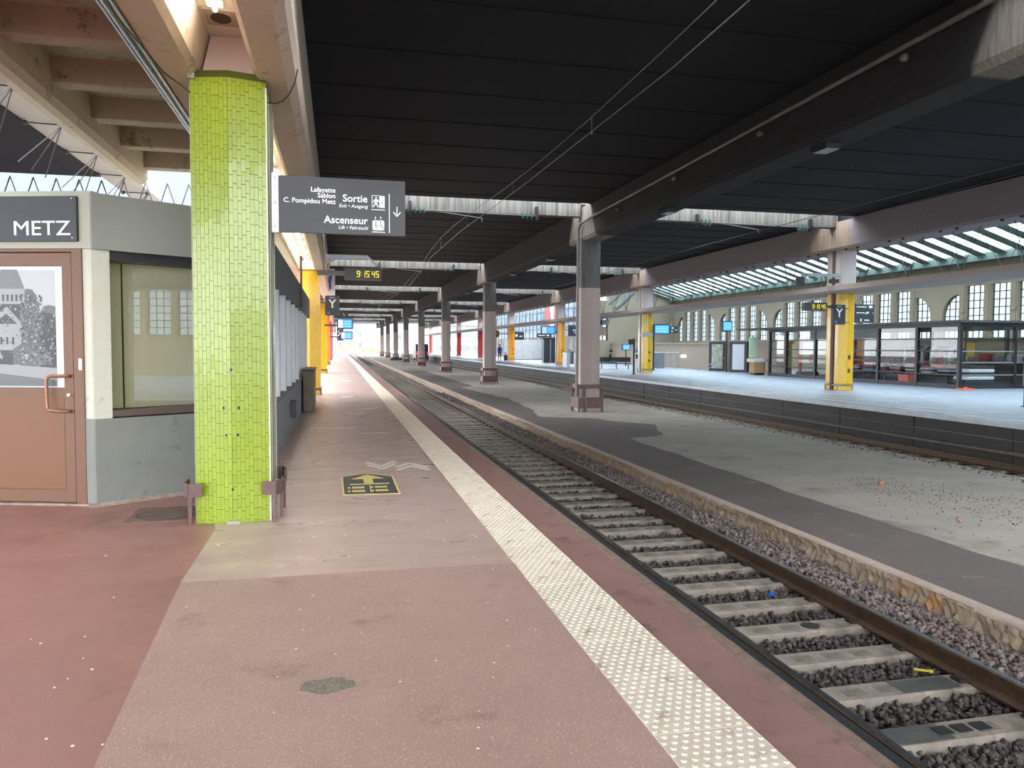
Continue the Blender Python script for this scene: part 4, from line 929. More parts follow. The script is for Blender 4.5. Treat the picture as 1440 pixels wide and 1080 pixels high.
# projector arm beside R1 column
t = thing('spotlight_arm', 'pale grey arm with a spotlight left of the large yellow column top', 'lamp', (18.5, 25.7, 4.0))
ob('arm', MB().box(-1.5, 0, -.06, .06, .28, .40).box(-1.62, -1.45, -.06, .06, .05, .4), galv, t); ob('head', MB().box(-1.8, -1.55, -.12, .12, -.05, .25, bev=.02), darkmetal, t); ob('bracket', MB().box(-.4, -.1, -.1, .1, .05, .2), darkmetal, t)

# ------------------------------------------------------------------ clerestory space frame on the right row
for i in range(8):
    y0, y1 = ([-6.0]+ROW)[i], ([-6.0]+ROW)[i+1]
    t = thing('space_frame', 'thin dark space-frame truss between the right-hand beams, %s bay from the camera' % ordn[i], 'truss', group='clerestory space frames')
    m = MB(); n = 8; p = (y1-y0)/n
    for k in range(n):
        yc = y0+p*(k+.5); lo = (19.0, yc, 3.93); lo2 = (19.5, yc+p*.5, 3.95)
        for dy, x in ((-.85, 18.9), (-.2, 19.3), (.25, 18.9), (.9, 19.3)): m.tube(lo, (x, yc+dy, 5.32), .011, 4, cap=False)
        for dy in (-.9, .9): m.tube(lo2, (19.4, yc+p*.5+dy, 5.32), .009, 4, cap=False)
        m.tube((18.9, yc-.85, 5.30), (19.3, yc-.2, 5.30), .01, 4, cap=False)
    ob('web', m, tm, t)
    m = MB()
    for k in range(n):
        yc = y0+p*(k+.5); m.ball((18.45, yc-.4, 5.29), .06, .06, .06, 6, 4); m.ball((18.45, yc+.25, 5.29), .06, .06, .06, 6, 4); m.ball((19.0, yc, 3.96), .06, .08, .05, 6, 4)
    ob('node', m, black_m, t)

# ------------------------------------------------------------------ hall: wall, windows, skylight
hall = sempty('wall_right')
gp = 8.33; cents = [65.2-gp*k for k in range(19)]
SZ, AZ, TZ = 2.14, 4.45, 4.85
WX = 32.0; lp = 1.58; lwid = 1.16
m = MB(); m.box(WX, WX+.25, -95, 70, -1, SZ); m.box(WX, WX+.25, -95, 70, TZ, 6.5); m.box(WX-.06, WX, -95, 70, SZ-.08, SZ)
struct('hall_masonry', m, stonewall, hall)
m = MB(); fills = MB(); wi = 0
prev = 70
panem = glassmat('hall_pane', (.34, .38, .40, 1), .1)
barm = mat('glazing_bar', srgb(60, 62, 64), .5)
bars = MB(); pan = MB()
bars.box(-.02, .02, -lwid/2, lwid/2, 0, .03)
hgt = TZ-SZ
for j in range(1, 3): bars.box(-.015, .015, -lwid/2+lwid*j/3-.025, -lwid/2+lwid*j/3+.025, 0, hgt)
for j in range(1, 7): bars.box(-.015, .015, -lwid/2, lwid/2, hgt*j/7-.022, hgt*j/7+.022)
bars_me = bars.mesh('glazing_bars', barm); pan.box(-.004, .004, -lwid/2, lwid/2, 0, hgt); pan_me = pan.mesh('pane', panem)
for ci, c in enumerate(cents):
    hi = c+2.5*lp
    fills.box(WX, WX+.25, hi-(lp-lwid)/2, prev, SZ, TZ); prev = c-2.5*lp+(lp-lwid)/2
    for j in range(4):
        y = c-1.5*lp+j*lp; fills.box(WX-.05, WX+.22, y-.12, y+.12, SZ, TZ); fills.box(WX-.02, WX+.25, y-(lp-lwid)/2, y+(lp-lwid)/2, SZ+.0, TZ); fills.box(WX-.09, WX+.1, y-.16, y+.16, SZ+1.35, SZ+1.5)
    for j in range(5):
        y = c-2*lp+j*lp; wi += 1
        wn = sempty('window_%d' % (wi+1), (WX+.14, y, SZ)); link('glazing_bars', bars_me, wn); link('pane', pan_me, wn)
        if j in (0, 4):
            sg = -1 if j == 0 else 1    # quarter arch falling outwards
            pr = []
            for a in range(0, 9):
                t_ = a/8*math.pi/2; pr.append((y-sg*lwid/2+sg*lwid*math.sin(t_), AZ-1.15+1.15*math.cos(t_)))
            pr = [(p_[0], p_[1]) for p_ in pr]
            pr += [(y+sg*lwid/2, TZ), (y-sg*lwid/2, TZ)]
            fills.prism(pr, 'x', WX, WX+.25)
fills.box(WX, WX+.25, -95, prev, SZ, TZ)
struct('hall_pier', fills, stonewall, hall)
# end (cross) wall of the hall and the glazed wall beyond
struct('wall_end', MB().box(25.3, 32, 70, 70.6, -1, 7.3).box(24.0, 25.3, 70, 70.6, -1, 2.2).box(24.0, 25.3, 70, 70.6, 4.4, 6), stonewall)
wn = sempty('window_100', (24.65, 70.3, 2.2)); m = MB()
for j in range(4): m.box(-.65+.41*j, -.6+.41*j, -.1, .1, 0, 2.2)
for j in range(6): m.box(-.65, .65, -.02, .02, .4*j, .4*j+.03)
ob('glazing_bars', m, barm, wn); ob('pane', MB().box(-.65, .65, -.004, .004, 0, 2.2), panem, wn)
# skylight: plane from (19.6, 9.95) to (32, 6.1)
sk = sempty('roof_skylight')
slat_m = mat('glazing_slat_grey_green', srgb(120, 138, 130), .6, var=.2, scale=2)
th_ = math.atan2(6.1-9.95, 12.4); SLn = math.hypot(12.4, 3.85)
sm = MB(); Tm = Matrix.Translation((19.6, 0, 9.95)) @ Euler((0, -th_, 0)).to_matrix().to_4x4()
sm.box(0, SLn+.1, 0, .52, -.03, 0, Tm); sm.box(0, SLn, .50, .55, -.06, .02, Tm); slat_me = sm.mesh('glazing_slat', slat_m)
for k in range(-13, 57): link('glazing_slat', slat_me, sk, (0, 1.24*k, 0))
sm = MB(); sm.box(0, SLn, -16, 69.9, .03, .035, Tm); struct('roof_glass', sm, glass_sky, sk)
m = MB()
for yy in (-5, 12, 34, 52): pass
struct('eaves_gutter', MB().box(31.4, 32.1, -95, 70, 6.0, 6.35), mat('gutter_green', srgb(112, 130, 122), .6), sk)
struct('ridge_wall', MB().box(19.3, 19.6, YB, 172, 6.35, 9.95), mat('ridge_grey', srgb(150, 152, 150), .7), sk)
# gable frame in front of the end wall
m = MB(); m.tube((22.5, 62, 5.2), (24.6, 62, 7.0), .12, 6); m.tube((24.6, 62, 7.0), (29.2, 62, 5.6), .12, 6); m.tube((24.7, 62, 6.2), (23.1, 62, 4.8), .2, 6)
struct('gable_frame', m, mat('gable_steel', srgb(92, 100, 100), .5), sk)
# low parapet by the stairs
struct('wall_parapet', MB().box(25.7, 26.1, 40.5, 70, -1, 1.87).box(25.6, 26.2, 40.5, 70, 1.83, 1.93), lowwall)
t = thing('wall_lamp', 'lit oval lamp glowing on the tan parapet wall', 'lamp', (25.55, 54, .9)); ob('glass', MB().ball((0, 0, 0), .1, .45, .12, 12, 6), mat('lamp_glow', (1, 1, 1, 1), .5, emit=(1, .85, .65, 1), es=.3), t); ob('back_plate', MB().box(.06, .14, -.4, .4, -.08, .12), white_p, t)
t = thing('stair_rail', 'dark steel handrail going down the stairs before the parapet', 'handrail', (24.6, 45.5, 0)); m = MB(); m.path([(-.9, 2.2, .02), (.1, 1.0, .85), (.45, 1.0, .9), (.45, 1.0, 0)], .025, 6); ob('rail', m, galv, t); m = MB(); m.path([(-.75, 2.2, -.1), (.1, 1.0, .6)], .018, 6); ob('lower_rail', m, galv, t)
# display totems
for i, (y, mm, lb) in enumerate(((47.3, 'a', 'black display totem with a red and green poster by the parapet'), (44.5, 'b', 'black display totem with a white timetable by the parapet'))):
    t = thing('display_totem', lb, 'display', (24.85, y, 0), R(-90+35))
    ob('case', MB().box(-.62, .62, 0, .25, .02, 1.98, bev=.03), black_m, t)
    if mm == 'a': pm = mat('poster_mixed', srgb(170, 176, 160), .4, var=1, scale=5, stain=.4, staincol=srgb(190, 70, 76), stscale=3.5, dark=.5)
    else: pm = mat('poster_white', srgb(214, 214, 220), .4)
    ob('poster', MB().box(-.4, .4, -.01, 0, .18, 1.8), pm, t); ob('header', MB().box(-.45, .45, -.012, 0, 1.86, 1.93), mat('hdr_blue', srgb(50, 60, 96), .4), t)

# ------------------------------------------------------------------ glass shop kiosk on platform two
kg = thing('glass_kiosk', 'black framed glass shop kiosk with a flat dark roof on the far platform', 'kiosk', (24.1, 25.85, 0))
KY = [0, 2.3, 4.7, 7.1, 9.45, 12.1, 13.75]; KX = [0, 2.62, 5.2, 7.0]
fr = black_m
ob('roof', MB().box(-.25, 7.4, -.25, 17.2, 2.64, 2.74, bev=.01), mat('kiosk_roof', srgb(62, 64, 66), .5), kg)
ob('fascia', MB().box(-.05, 7.2, -.05, 13.85, 2.48, 2.64), fr, kg)
ob('plinth', MB().box(-.05, .05, -.05, 13.8, 0, .17).box(-.05, 7.1, -.05, .05, 0, .17).box(7, 7.1, -.05, 13.8, 0, .17), darkmetal, kg)
for y in KY: ob('post', MB().box(-.07, .07, y-.07, y+.07, 0, 2.5), fr, kg)
for x in KX[1:]: ob('post', MB().box(x-.06, x+.06, -.06, .06, 0, 2.5), fr, kg)
for y in (0, 4.7, 9.45, 13.75): ob('post', MB().box(6.95, 7.09, y-.07, y+.07, 0, 2.5), fr, kg)
for z in (.55, 1.05, 1.5, 2.0):
    ob('rail', MB().box(-.03, .03, 0, 13.75, z-.025, z+.025), fr, kg); ob('rail', MB().box(0, 7, -.03, .03, z-.02, z+.02), galv if z < 1.8 else fr, kg)
for y0, y1 in zip(KY[:-1], KY[1:]): ob('pane', MB().box(-.006, .006, y0+.07, y1-.07, .17, 2.48), glass, kg)
for x0, x1 in zip(KX[:-1], KX[1:]): ob('pane', MB().box(x0+.06, x1-.06, -.006, .006, .17, 2.48), glass, kg)
ob('sign_band', MB().box(-.04, -.02, 4.75, 9.9, 2.05, 2.48), mat('sign_band_grey', srgb(104, 106, 108), .6), kg)
m = MB()
for i in range(4):
    y = 6.6-.55*i
    for k in range(16):
        a = 2*math.pi*k/16; m.box(-.046, -.04, y+.19*math.cos(a)-.02, y+.19*math.cos(a)+.02, 2.265+.15*math.sin(a)-.02, 2.265+.15*math.sin(a)+.02)
o = ob('ring_mark', m, black_m, kg)
for i, ch in enumerate('8661'): text('number_mark', ch, .2, black_m, kg, (-.045, 6.6-.55*i, 2.19), rot=(R(90), 0, R(-90)), align='CENTER')
ob('pipe', MB().tube((3.0, -.12, .1), (3.0, -.12, 2.5), .035, 8), galv, kg)
KO = Vector((24.1, 25.85, 0))
def at(x, y, z=0): return (KO.x+x, KO.y+y, z)
cols = [srgb(60, 64, 72), srgb(190, 190, 195), srgb(120, 130, 150), srgb(176, 60, 70), srgb(90, 92, 96), srgb(206, 200, 190)]
t = thing('display_table', 'long low grey display table inside the glass kiosk', 'table', at(1.3, 5.3)); ob('tabletop', MB().box(-.6, .6, -4, 4, .5, .55), mat('table_grey', srgb(130, 132, 136), .5), t)
for sx in (-.5, .5):
    for sy in (-3.8, 0, 3.8): ob('leg', MB().box(sx-.03, sx+.03, sy-.03, sy+.03, 0, .5), darkmetal, t)
wds = ['dark', 'pale', 'blue-grey', 'red', 'grey', 'cream']
places = ['nearest the kiosk corner', 'second from the kiosk corner', 'third from the kiosk corner', 'fourth from the kiosk corner', 'fifth from the kiosk corner', 'sixth from the kiosk corner', 'seventh from the kiosk corner', 'last on the table']
for i in range(8):
    t = thing('clothes_pile', '%s pile of folded clothes on the kiosk table, %s' % (wds[i*5 % 6], places[i]), 'clothes', at(1.15, 1.8+.95*i, .55), group='folded clothes on the kiosk table')
    z = 0
    for k in range(4+i % 3):
        h = .06+.02*random.random(); o = ob('garment', MB().box(-.3+random.uniform(-.04, .04), .3, -.32, .32+random.uniform(-.05, .05), z, z+h, bev=.02), mat('cloth%d' % ((i*5+k) % 6), cols[(i*5+k) % 6], .9, var=.5, scale=14), t); z += h
t = thing('striped_cushion_pile', 'black and white striped pile of cushions at the kiosk corner', 'cushions', at(1.3, .65, .0))
for k in range(5): ob('cushion', MB().box(-.75+.05*k, .75-.05*(k % 2), -.4, .35, .2+.15*k, .33+.15*k, bev=.05), mat('cush_w' if k % 2 else 'cush_b', srgb(214, 216, 218) if k % 2 else srgb(46, 50, 62), .8), t)
ob('base', MB().box(-.6, .6, -.35, .3, 0, .2), darkmetal, t)
for i, (x, y, c, lb) in enumerate(((1.0, 11.6, srgb(205, 60, 90), 'pink framed display stand at the far end of the kiosk'), (2.4, 10.2, srgb(200, 56, 84), 'second pink display stand deeper inside the kiosk'))):
    t = thing('display_stand', lb, 'display stand', at(x, y)); pmk = mat('stand_pink', c, .5)
    ob('frame', MB().box(-.5, -.42, -.1, .1, .3, 2.0).box(.42, .5, -.1, .1, .9, 2.0).box(-.5, .5, -.1, .1, 1.9, 2.1).box(-.5, .5, -.1, .1, 1.0, 1.1), pmk, t); ob('base', MB().box(-.55, .55, -.25, .25, 0, .3), darkmetal, t); ob('bag', MB().ball((.25, 0, 1.0), .2, .12, .3, 8, 5), pmk, t)
for i, (x, y, l, lb) in enumerate(((3.3, 10.4, 2.4, 'dark bench seats at the far end of the kiosk'), (2.6, 6.9, 1.6, 'dark rack of grey bags behind the large yellow column'))):
    t = thing('shelf_rack', lb, 'rack', at(x, y)); ob('shelf', MB().box(-.3, .3, -l/2, l/2, .3, .36).box(-.3, .3, -l/2, l/2, .75, .8), darkmetal, t)
    for k in range(4): ob('bin', MB().box(-.28, .28, -l/2+l/4*k+.03, -l/2+l/4*(k+1)-.03, .36, .72 if k % 2 else .65, bev=.03), mat('bin_dark', srgb(58, 62, 68), .7), t); ob('upper_bin', MB().box(-.28, .28, -l/2+l/4*k+.03, -l/2+l/4*(k+1)-.03, .8, 1.15, bev=.03), mat('bin_grey', srgb(104, 108, 112), .7), t)
t = thing('red_crate', 'orange-red crate on the kiosk floor under the table', 'crate', at(.35, 3.3)); ob('body', MB().box(-.2, .2, -.3, .3, .1, .45, bev=.02), mat('crate_red', srgb(196, 74, 52), .5), t); ob('rim', MB().box(-.22, .22, -.32, .32, .42, .46), mat('crate_red', (1, 1, 1, 1)), t)
t = thing('hanging_rack', 'rail of hanging dark and pale garments inside the kiosk', 'clothes rack', at(2.0, 3.6)); ob('rail', MB().tube((0, -1.6, 1.75), (0, 1.8, 1.75), .02, 6).tube((0, -1.6, 0), (0, -1.6, 1.75), .02, 6).tube((0, 1.8, 0), (0, 1.8, 1.75), .02, 6), galv, t)
for k in range(12): ob('garment', MB().prism([(-.25, 1.55), (0, 1.72), (.25, 1.55), (.28, .9), (-.28, .9)], 'y', -1.5+.27*k, -1.5+.27*k+.12), mat('cloth%d' % (k % 6), (1, 1, 1, 1)), t)
t = thing('yellow_notice', 'yellow notice hung on the back glass of the kiosk', 'notice', at(3.0, 2.6, 1.25)); ob('sheet', MB().box(-.2, .2, 0, .01, 0, .6), mat('notice_yellow', srgb(196, 168, 50), .6), t); ob('pole', MB().box(-.3, -.26, 0, .04, -1.25, 1.2), darkmetal, t)
t = thing('orange_cone_base', 'flat orange plastic mark at the foot of the kiosk corner', 'cone base', (23.95, 25.35, 0)); ob('base', MB().box(-.28, .28, -.2, .2, 0, .05, bev=.015), mat('cone_orange', srgb(240, 100, 60), .5), t); ob('knob', MB().tube((0, 0, .05), (0, 0, .1), .06, 10), mat('cone_orange', (1, 1, 1, 1)), t)
t = thing('planter_box', 'small tan cabinet with a white top left of the kiosk', 'cabinet', (23.9, 40.6, 0)); ob('body', MB().box(-.35, .35, -.3, .3, .12, .75, bev=.02), mat('cab_tan', srgb(176, 140, 100), .6), t); ob('top', MB().box(-.45, .45, -.4, .4, .75, .95), mat('cab_white', srgb(206, 208, 200), .5), t); ob('foot', MB().box(-.3, .3, -.25, .25, 0, .12), black_m, t)
t = thing('green_sign_post', 'pale green lit notice board left of the kiosk', 'notice board', (24.0, 41.2, 0)); ob('board', MB().box(-.28, .28, 0, .06, 1.0, 2.2), mat('board_green', srgb(196, 214, 184), .5), t); ob('post', MB().box(-.03, .03, .06, .1, 0, 2.3), galv, t)
for i, (x, lb) in enumerate(((7.3, 'black posts of a lamp at the right edge of the far platform'),)):
    t = thing('dark_post', 'black square post at the right edge of the picture on the far platform', 'post', (18.75, 17.7, 0)); ob('shaft', MB().box(-.05, .05, -.05, .05, 0, 2.6), black_m, t); ob('foot', MB().box(-.09, .09, -.09, .09, 0, .03), black_m, t)
struct('kiosk_floor', MB().box(24.2, 31.0, 25.95, 39.5, 0, .02), mat('kiosk_floor_dark', srgb(70, 70, 72), .5))
for i, (y, lb) in enumerate(((29, 'dark counter along the back of the kiosk, nearest the corner'), (33, 'dark counter along the back of the kiosk, middle one'), (37, 'dark counter along the back of the kiosk, farthest one'))):
    t = thing('shop_counter', lb, 'counter', (29.6, y, .02), group='counters at the back of the kiosk'); ob('body', MB().box(-.3, .3, -1.8, 1.8, 0, .95, bev=.02), mat('counter_black', srgb(44, 44, 46), .6), t); ob('worktop', MB().box(-.35, .35, -1.85, 1.85, .95, 1.0), mat('counter_top', srgb(120, 120, 118), .5), t)
    for k in range(4): ob('goods', MB().box(-.25, .25, -1.5+.8*k, -1.0+.8*k, 1.0, 1.25+.1*(k % 2), bev=.03), mat('cloth%d' % ((k+i) % 6), (1, 1, 1, 1)), t)
struct('shop_unit', MB().box(27.2, 31.8, 37.9, 38.3, 0, .9), mat('counter_dark', srgb(60, 58, 56), .6))

# ------------------------------------------------------------------ things around the second right column
def post(x, y, h, label, r=.06):
    t = thing('dark_post', label, 'post', (x, y, 0)); ob('shaft', MB().tube((0, 0, 0), (0, 0, h), r, 10), black_m, t); ob('foot', MB().tube((0, 0, 0), (0, 0, .03), r*2, 12), black_m, t); ob('head_plate', MB().box(-.35, .05, -.03, .03, h-.35, h-.05), darkmetal, t); return t
post(16.9, 42.3, 2.1, 'slim black post right of the first centre column on the far platform'); post(21.0, 49, 2.5, 'thick black post right of the banded yellow column')
t = thing('ticket_machine', 'white and dark ticket machine right of the banded yellow column', 'machine', (20.1, 49.5, 0)); ob('body', MB().box(-.3, .3, -.3, .3, 0, 1.2, bev=.03), mat('mach_white', srgb(196, 200, 206), .5), t); ob('screen_hood', MB().box(-.32, .32, -.34, -.3, .8, 1.1), darkmetal, t); ob('top', MB().prism([(-.3, 1.2), (.1, 1.75), (.3, 1.5), (.3, 1.2)], 'y', -.2, .2), mat('mach_blue', srgb(60, 78, 120), .5), t)
t = thing('glass_lift_cage', 'grey metal railing cage around the stairs right of the black post', 'railing', (22.4, 50, 0)); m = MB()
for k in range(9): m.tube((-.9+.22*k, 0, 0), (-.9+.22*k, 0, 1.2), .015, 5)
m.tube((-.9, 0, 1.2), (.9, 0, 1.2), .03, 6); ob('bars', m, galv, t); ob('panel', MB().box(-.9, -.1, .03, .05, .1, 1.15), mat('cage_panel', srgb(120, 124, 126), .5), t)
t = thing('ticket_gate', 'grey and white ticket gates left of the banded yellow column', 'ticket gate', (18.4, 57, 0))
for k in range(3): ob('gate_unit', MB().box(-1.3+.9*k, -1.05+.9*k, -.6, .6, 0, 1.15, bev=.05), mat('gate_white', srgb(196, 202, 206), .4), t); ob('wing', MB().box(-1.05+.9*k, -.8+.9*k, -.02, .02, .3, 1.4), mat('gate_glass', srgb(150, 165, 170), .2), t)
ob('mast', MB().box(.6, .7, -.05, .05, 0, 2.6), galv, t)
t = thing('overhead_unit', 'beige and dark overhead projector box left of the banded yellow column', 'equipment', (18.0, 52, 2.4)); ob('box', MB().box(-.5, .6, -.3, .3, 0, .6, bev=.05), mat('unit_beige', srgb(176, 156, 138), .6), t); ob('lens', MB().tube((-.3, -.3, .1), (-.3, -.42, .05), .2, 12), darkmetal, t); ob('arm', MB().box(-.4, .9, -.05, .05, .75, 1.1), galv, t); ob('hanger', MB().box(.2, .3, -.05, .05, .6, 1.5), galv, t)
t = thing('counter', 'dark counter right of the orange column with the dark sign', 'counter', (21.8, 68, 0)); ob('front', MB().box(-1.8, 1.2, -.3, .3, 0, 1.1, bev=.03), mat('cnt', srgb(96, 80, 66), .6, var=.5, scale=2, stretch=(5, 1, .2)), t); ob('worktop', MB().box(-1.9, 1.3, -.4, .4, 1.1, 1.18), galv, t)
t = thing('dark_booth', 'dark glazed booth just left of the orange column with the dark sign', 'booth', (20.3, 72, 0)); ob('wall', MB().box(-.9, .6, 0, .3, 0, 2.3), mat('booth_dark', srgb(40, 44, 50), .4), t); ob('mullion', MB().box(-.9, -.82, -.05, 0, 0, 2.3).box(-.2, -.12, -.05, 0, 0, 2.3).box(.5, .58, -.05, 0, 0, 2.3), galv, t); ob('roof', MB().box(-1.0, .7, -.2, .5, 2.3, 2.42), darkmetal, t)
# corrugated hoarding
t = thing('hoarding', 'white corrugated hoarding behind the orange columns', 'hoarding', (0, 88, 0)); 
hm = mat('hoard_white', srgb(196, 202, 206), .5, var=.3, scale=1.5, dark=.75)
for k in range(18):
    x = 19.0+.27*k; ob('sheet', MB().prism([(x, 0), (x+.06, -.06), (x+.15, -.06), (x+.21, 0), (x+.26, 0), (x+.26, .04), (x, .04)], 'z', .05, 2.35+.1*(k % 5 == 0)), hm, t)
ob('kicker', MB().box(19.0, 23.85, .05, .15, 0, .4), darkmetal, t)
# glazed facade beyond
gf = sempty('wall_glazed_far', (24, 0, 0))
bluem = mat('pale_blue_glazing', srgb(150, 176, 206), .3, var=.7, scale=3, dark=.7)
struct('facade_glass', MB().box(.0, .2, 71, 128, 2.6, 7.4), bluem, gf)
struct('facade_base', MB().box(-.02, .2, 71, 128, 0, 2.6), mat('facade_low', srgb(150, 146, 140), .7, var=.4, scale=.7), gf)
m = MB()
for k in range(30): m.box(-.08, 0, 71+1.9*k, 71.12+1.9*k, 0, 7.4)
for z in (2.6, 3.6, 4.6, 5.6, 6.5): m.box(-.06, 0, 71, 128, z, z+.1)
struct('facade_mullion', m, mat('mull', srgb(120, 126, 134), .5), gf)
t = thing('banner', 'tall red and white banner on the glazed facade', 'banner', (22.35, 82, 0)); ob('red_strip', MB().box(0, .5, 0, .05, 3.2, 6.2).box(.95, 1.5, 0, .05, 3.0, 6.2), mat('banner_red', srgb(214, 110, 108), .6), t); ob('pale_strip', MB().box(.5, .95, 0, .05, 3.2, 6.2), mat('banner_pale', srgb(220, 216, 214), .6), t); ob('pole', MB().box(.6, .75, .05, .15, 0, 6.2), mat('banner_pole', srgb(120, 70, 60), .6), t)

# people (small, far away)
def person(label, loc, rz, joints, edges, rad, top, bottom, headc, hair=None, cut=.95):
    me = bpy.data.meshes.new('body'); me.from_pydata(joints, edges, [])
    o = bpy.data.objects.new('tmpb', me); C.objects.link(o); md = o.modifiers.new('s', 'SKIN'); 
    for i, r_ in enumerate(rad): me.skin_vertices[0].data[i].radius = (r_, r_*.85)
    me.skin_vertices[0].data[0].use_root = True
    o.modifiers.new('u', 'SUBSURF').levels = 1
    bpy.context.view_layer.update(); nm = bpy.data.meshes.new_from_object(o.evaluated_get(bpy.context.evaluated_depsgraph_get())); bpy.data.objects.remove(o)
    nm.name = 'body'; nm.materials.clear()
    for m_ in (mat('skin', srgb(190, 150, 130), .6), top, bottom): nm.materials.append(m_)
    for p_ in nm.polygons:
        z = p_.center.z; p_.material_index = 0 if z > headc[2]-.14 else (1 if z > cut else 2)
    t = thing('person', label, 'person', loc, rz); link('body', nm, t)
    m = MB(); m.ball((headc[0], headc[1]+.02, headc[2]+.03), .095, .11, .11, 10, 6); ob('hair', m, hair or mat('hair_dark', srgb(30, 26, 24), .8), t)
    m = MB(); m.ball((headc[0], headc[1]-.105, headc[2]-.02), .014, .02, .02, 6, 4); m.ball((headc[0]-.035, headc[1]-.095, headc[2]+.01), .012, .008, .008, 6, 4); m.ball((headc[0]+.035, headc[1]-.095, headc[2]+.01), .012, .008, .008, 6, 4); ob('face', m, mat('skin', (1, 1, 1, 1)), t)
    return t
J = [(0, 0, .95), (0, 0, 1.2), (0, 0, 1.42), (0, -.01, 1.52), (0, -.02, 1.63), (0, -.02, 1.72), (.19, 0, 1.40), (.26, .02, 1.12), (.27, -.08, .88), (.27, -.1, .80), (-.19, 0, 1.40), (-.26, .02, 1.12), (-.25, -.12, .90), (-.25, -.14, .82), (.09, 0, .92), (.11, -.02, .5), (.12, .02, .1), (.12, -.12, .04), (-.09, 0, .92), (-.11, .03, .5), (-.12, .12, .1), (-.12, -.0, .04)]
E_ = [(0,1),(1,2),(2,3),(3,4),(4,5),(2,6),(6,7),(7,8),(8,9),(2,10),(10,11),(11,12),(12,13),(0,14),(14,15),(15,16),(16,17),(0,18),(18,19),(19,20),(20,21)]
Rd = [.15, .14, .16, .055, .085, .07, .07, .05, .04, .035, .07, .05, .04, .035, .1, .065, .05, .045, .1, .065, .05, .045]
blue_c = mat('coat_blue', srgb(44, 62, 130), .8); dark_c = mat('trousers_dark', srgb(34, 34, 42), .8)
person('person in a blue jacket and dark trousers standing by the hoarding', (16.9, 80.5, 0), R(20), J, E_, Rd, blue_c, dark_c, (0, -.02, 1.66))
t = thing('suitcase', 'dark suitcase standing beside the person in the blue jacket', 'suitcase', (17.5, 80.3, 0)); ob('shell', MB().box(-.2, .2, -.13, .13, .05, .65, bev=.04), darkmetal, t); ob('handle', MB().box(-.1, .1, -.02, .02, .65, .95), galv, t)
JS = [(0, 0, .52), (0, .02, .78), (0, 0, 1.02), (0, -.03, 1.12), (0, -.06, 1.22), (0, -.07, 1.31), (.18, 0, 1.0), (.25, -.05, .75), (.12, -.25, .62), (.06, -.3, .6), (-.18, 0, 1.0), (-.25, -.05, .75), (-.12, -.25, .62), (-.06, -.3, .6), (.1, -.08, .5), (.13, -.45, .5), (.13, -.43, .1), (.13, -.56, .04), (-.1, -.08, .5), (-.13, -.45, .5), (-.13, -.42, .1), (-.13, -.55, .04)]
person('person in a black coat and hood sitting on the dark bench', (19.1, 52.3, 0), R(70), JS, E_, Rd, mat('coat_black', srgb(26, 26, 30), .8), mat('trousers_grey', srgb(96, 94, 110), .8), (0, -.07, 1.26), hair=mat('hood_black', srgb(22, 22, 26), .9), cut=.6)
t = thing('bench', 'dark bench under the seated person on the far platform', 'bench', (19.3, 52.4, 0), R(-20)); ob('seat', MB().box(-.9, 1.3, -.1, .35, .38, .44), darkmetal, t); ob('leg', MB().box(-.8, -.74, 0, .3, 0, .38), darkmetal, t); ob('leg', MB().box(1.1, 1.16, 0, .3, 0, .38), darkmetal, t); ob('backrest', MB().box(-.9, 1.3, .36, .4, .5, .85), darkmetal, t)

# ------------------------------------------------------------------ outdoors at the far end
white_b = mat('white_render', srgb(150, 149, 146), .8); win_b = mat('far_window', srgb(96, 102, 112), .3)
def building(label, x0, x1, y, h, roofc, z0=-1.2, wins=()):
    t = thing('building', label, 'building', ((x0+x1)/2, y, z0)); hw = (x1-x0)/2
    ob('wall', MB().box(-hw, hw, 0, 8, 0, h), white_b, t); ob('roof', MB().prism([(-.4, h), (4, h+2.2), (8.4, h)], 'x', -hw-.3, hw+.3), roofc, t)
    for (x, z, ww_, hh) in wins: ob('window', MB().box(x-ww_/2, x+ww_/2, -.06, .05, z, z+hh), win_b, t)
    return t
building('white building with a grey roof beyond the daylight end of the tracks', -12, 13, 262, 10, mat('roof_grey', srgb(92, 104, 124), .6), wins=[(-6+3.2*k, z, 1.1, 1.8) for k in range(5) for z in (2, 5.6)])
building('long white building with dark window bands seen beyond the red columns', 24, 70, 200, 8, mat('roof_pale', srgb(120, 120, 116), .6), wins=[(-20+5*k, z, 4.2, 1.4) for k in range(9) for z in (1.4, 4.8)])
building('cream building behind the centre columns', 15, 24, 275, 14, mat('roof_tan', srgb(136, 120, 96), .6), wins=[(-2, 5, 1.2, 2), (2, 5, 1.2, 2)])
leaf = mat('leaf_yellow_green', srgb(136, 140, 62), .8, island=.5)
def bush(label, x, y, w_, h):
    t = thing('bush', label, 'bush', (x, y, -1.2)); n = 260; mb = MB()
    for i in range(n):
        a = random.uniform(0, 6.28); r_ = math.sqrt(random.random())*w_; z = random.random()*h*(1-.5*(r_/w_)**2)+.1; c = Vector((r_*math.cos(a), r_*.6*math.sin(a), z)); u = Vector((random.gauss(0, 1), random.gauss(0, 1), random.gauss(0, 1))).normalized()*.22; v = u.orthogonal().normalized()*.14
        mb.add([c-u, c-v, c+u, c+v], [(0, 1, 2, 3)])
    ob('foliage', mb, leaf, t, kind='stuff'); m = MB()
    for i in range(4): m.tube((0, 0, 0), (random.uniform(-.6, .6)*w_, random.uniform(-.3, .3)*w_, h*.7), .04, 5, r1=.01)
    ob('stem', m, mat('stem_brown', srgb(100, 84, 60), .8), t)
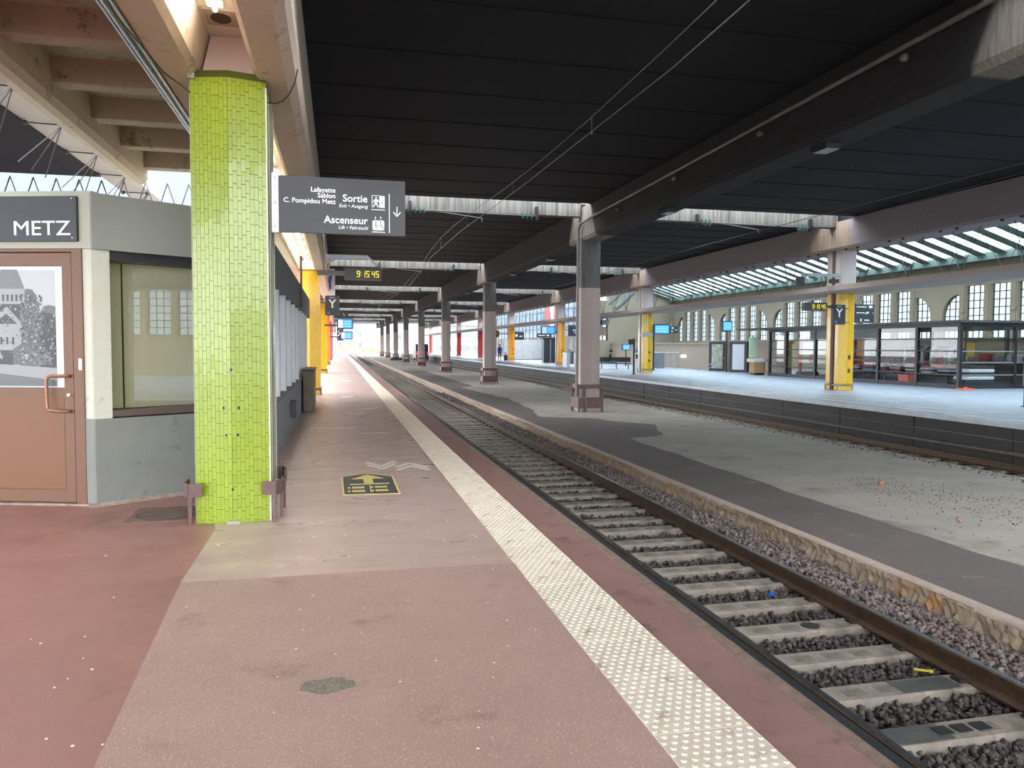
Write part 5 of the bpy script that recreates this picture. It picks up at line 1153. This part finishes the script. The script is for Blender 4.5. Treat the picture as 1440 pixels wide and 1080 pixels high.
for i, (x, y, w_, h, lb) in enumerate(((-3.5, 236, 2.4, 2.4, 'leftmost yellow-green bush at the end of the platform'), (2.6, 238, 3.0, 3.6, 'tallest yellow-green bush beyond the end of the tracks'), (9, 237, 2.8, 2.6, 'yellow-green bush right of the tallest one beyond the tracks'), (14, 240, 3, 2.0, 'low yellow-green bush nearest the last centre columns'))): bush(lb, x, y, w_, h)
for i, (x, y, h, lb) in enumerate(((7.6, 190, 11, 'slim overhead line mast beyond the daylight end, right one'), (-3.5, 215, 11, 'slim overhead line mast beyond the daylight end, left one'))):
    t = thing('line_mast', lb, 'mast', (x, y, -1.2)); ob('shaft', MB().box(-.1, .1, -.1, .1, 0, h), galv, t); ob('arm', MB().box(-3, 0, -.04, .04, h-1.6, h-1.5), galv, t)
# dark van with red light
t = thing('van', 'dark van with a glowing red tail light beyond the centre columns', 'van', (12.4, 118, -.69))
ob('body', MB().prism([(-2.2, .35), (-2.25, 1.2), (-2.1, 2.3), (-1.8, 2.55), (1.6, 2.55), (2.1, 1.7), (2.9, 1.4), (3.0, .4)], 'x', -.95, .95), mat('van_dark', srgb(54, 40, 50), .4), t)
ob('rear_window', MB().box(-.75, .75, -2.26, -2.2, 1.4, 2.1, bev=.02), mat('van_glass', srgb(30, 30, 36), .1), t)
for x in (-.86, .86): ob('tail_light', MB().box(x-.12, x+.12, -2.3, -2.2, .85, 1.4, bev=.02), mat('tail_red', (.8, .02, .05, 1), .4, emit=(1, .04, .1, 1), es=.12), t)
for x in (-.8, .8):
    for y in (-1.5, 2.0): ob('wheel', MB().tube((x-.12, y, .35), (x+.12, y, .35), .35, 18), black_m, t)
t = thing('buffer_base', 'dark concrete block around the sixth centre column foot', 'block', (8.9, 119.6, -.682)); ob('block', MB().box(-1.0, 1.0, -.5, .5, 0, .35, bev=.05), mat('block_dark', srgb(70, 64, 62), .8), t); ob('cap', MB().box(-.8, .8, -.4, .4, .35, .4), darkmetal, t)

for o in S.objects:
    if o.parent and o.type == 'MESH' and o.name.split('.')[0] in ('web', 'end_web', 'node', 'rail_clip', 'screw', 'insulator', 'dropper', 'hanger', 'glazing_bars', 'print', 'lettering', 'screw_hole', 'pictogram', 'pictogram_detail', 'digit', 'edge_trim', 'bars', 'yellow_print', 'facade_mullion', 'face_board', 'ring_mark', 'stile', 'rim', 'ring', 'caption'):
        o['kind'] = 'stuff'
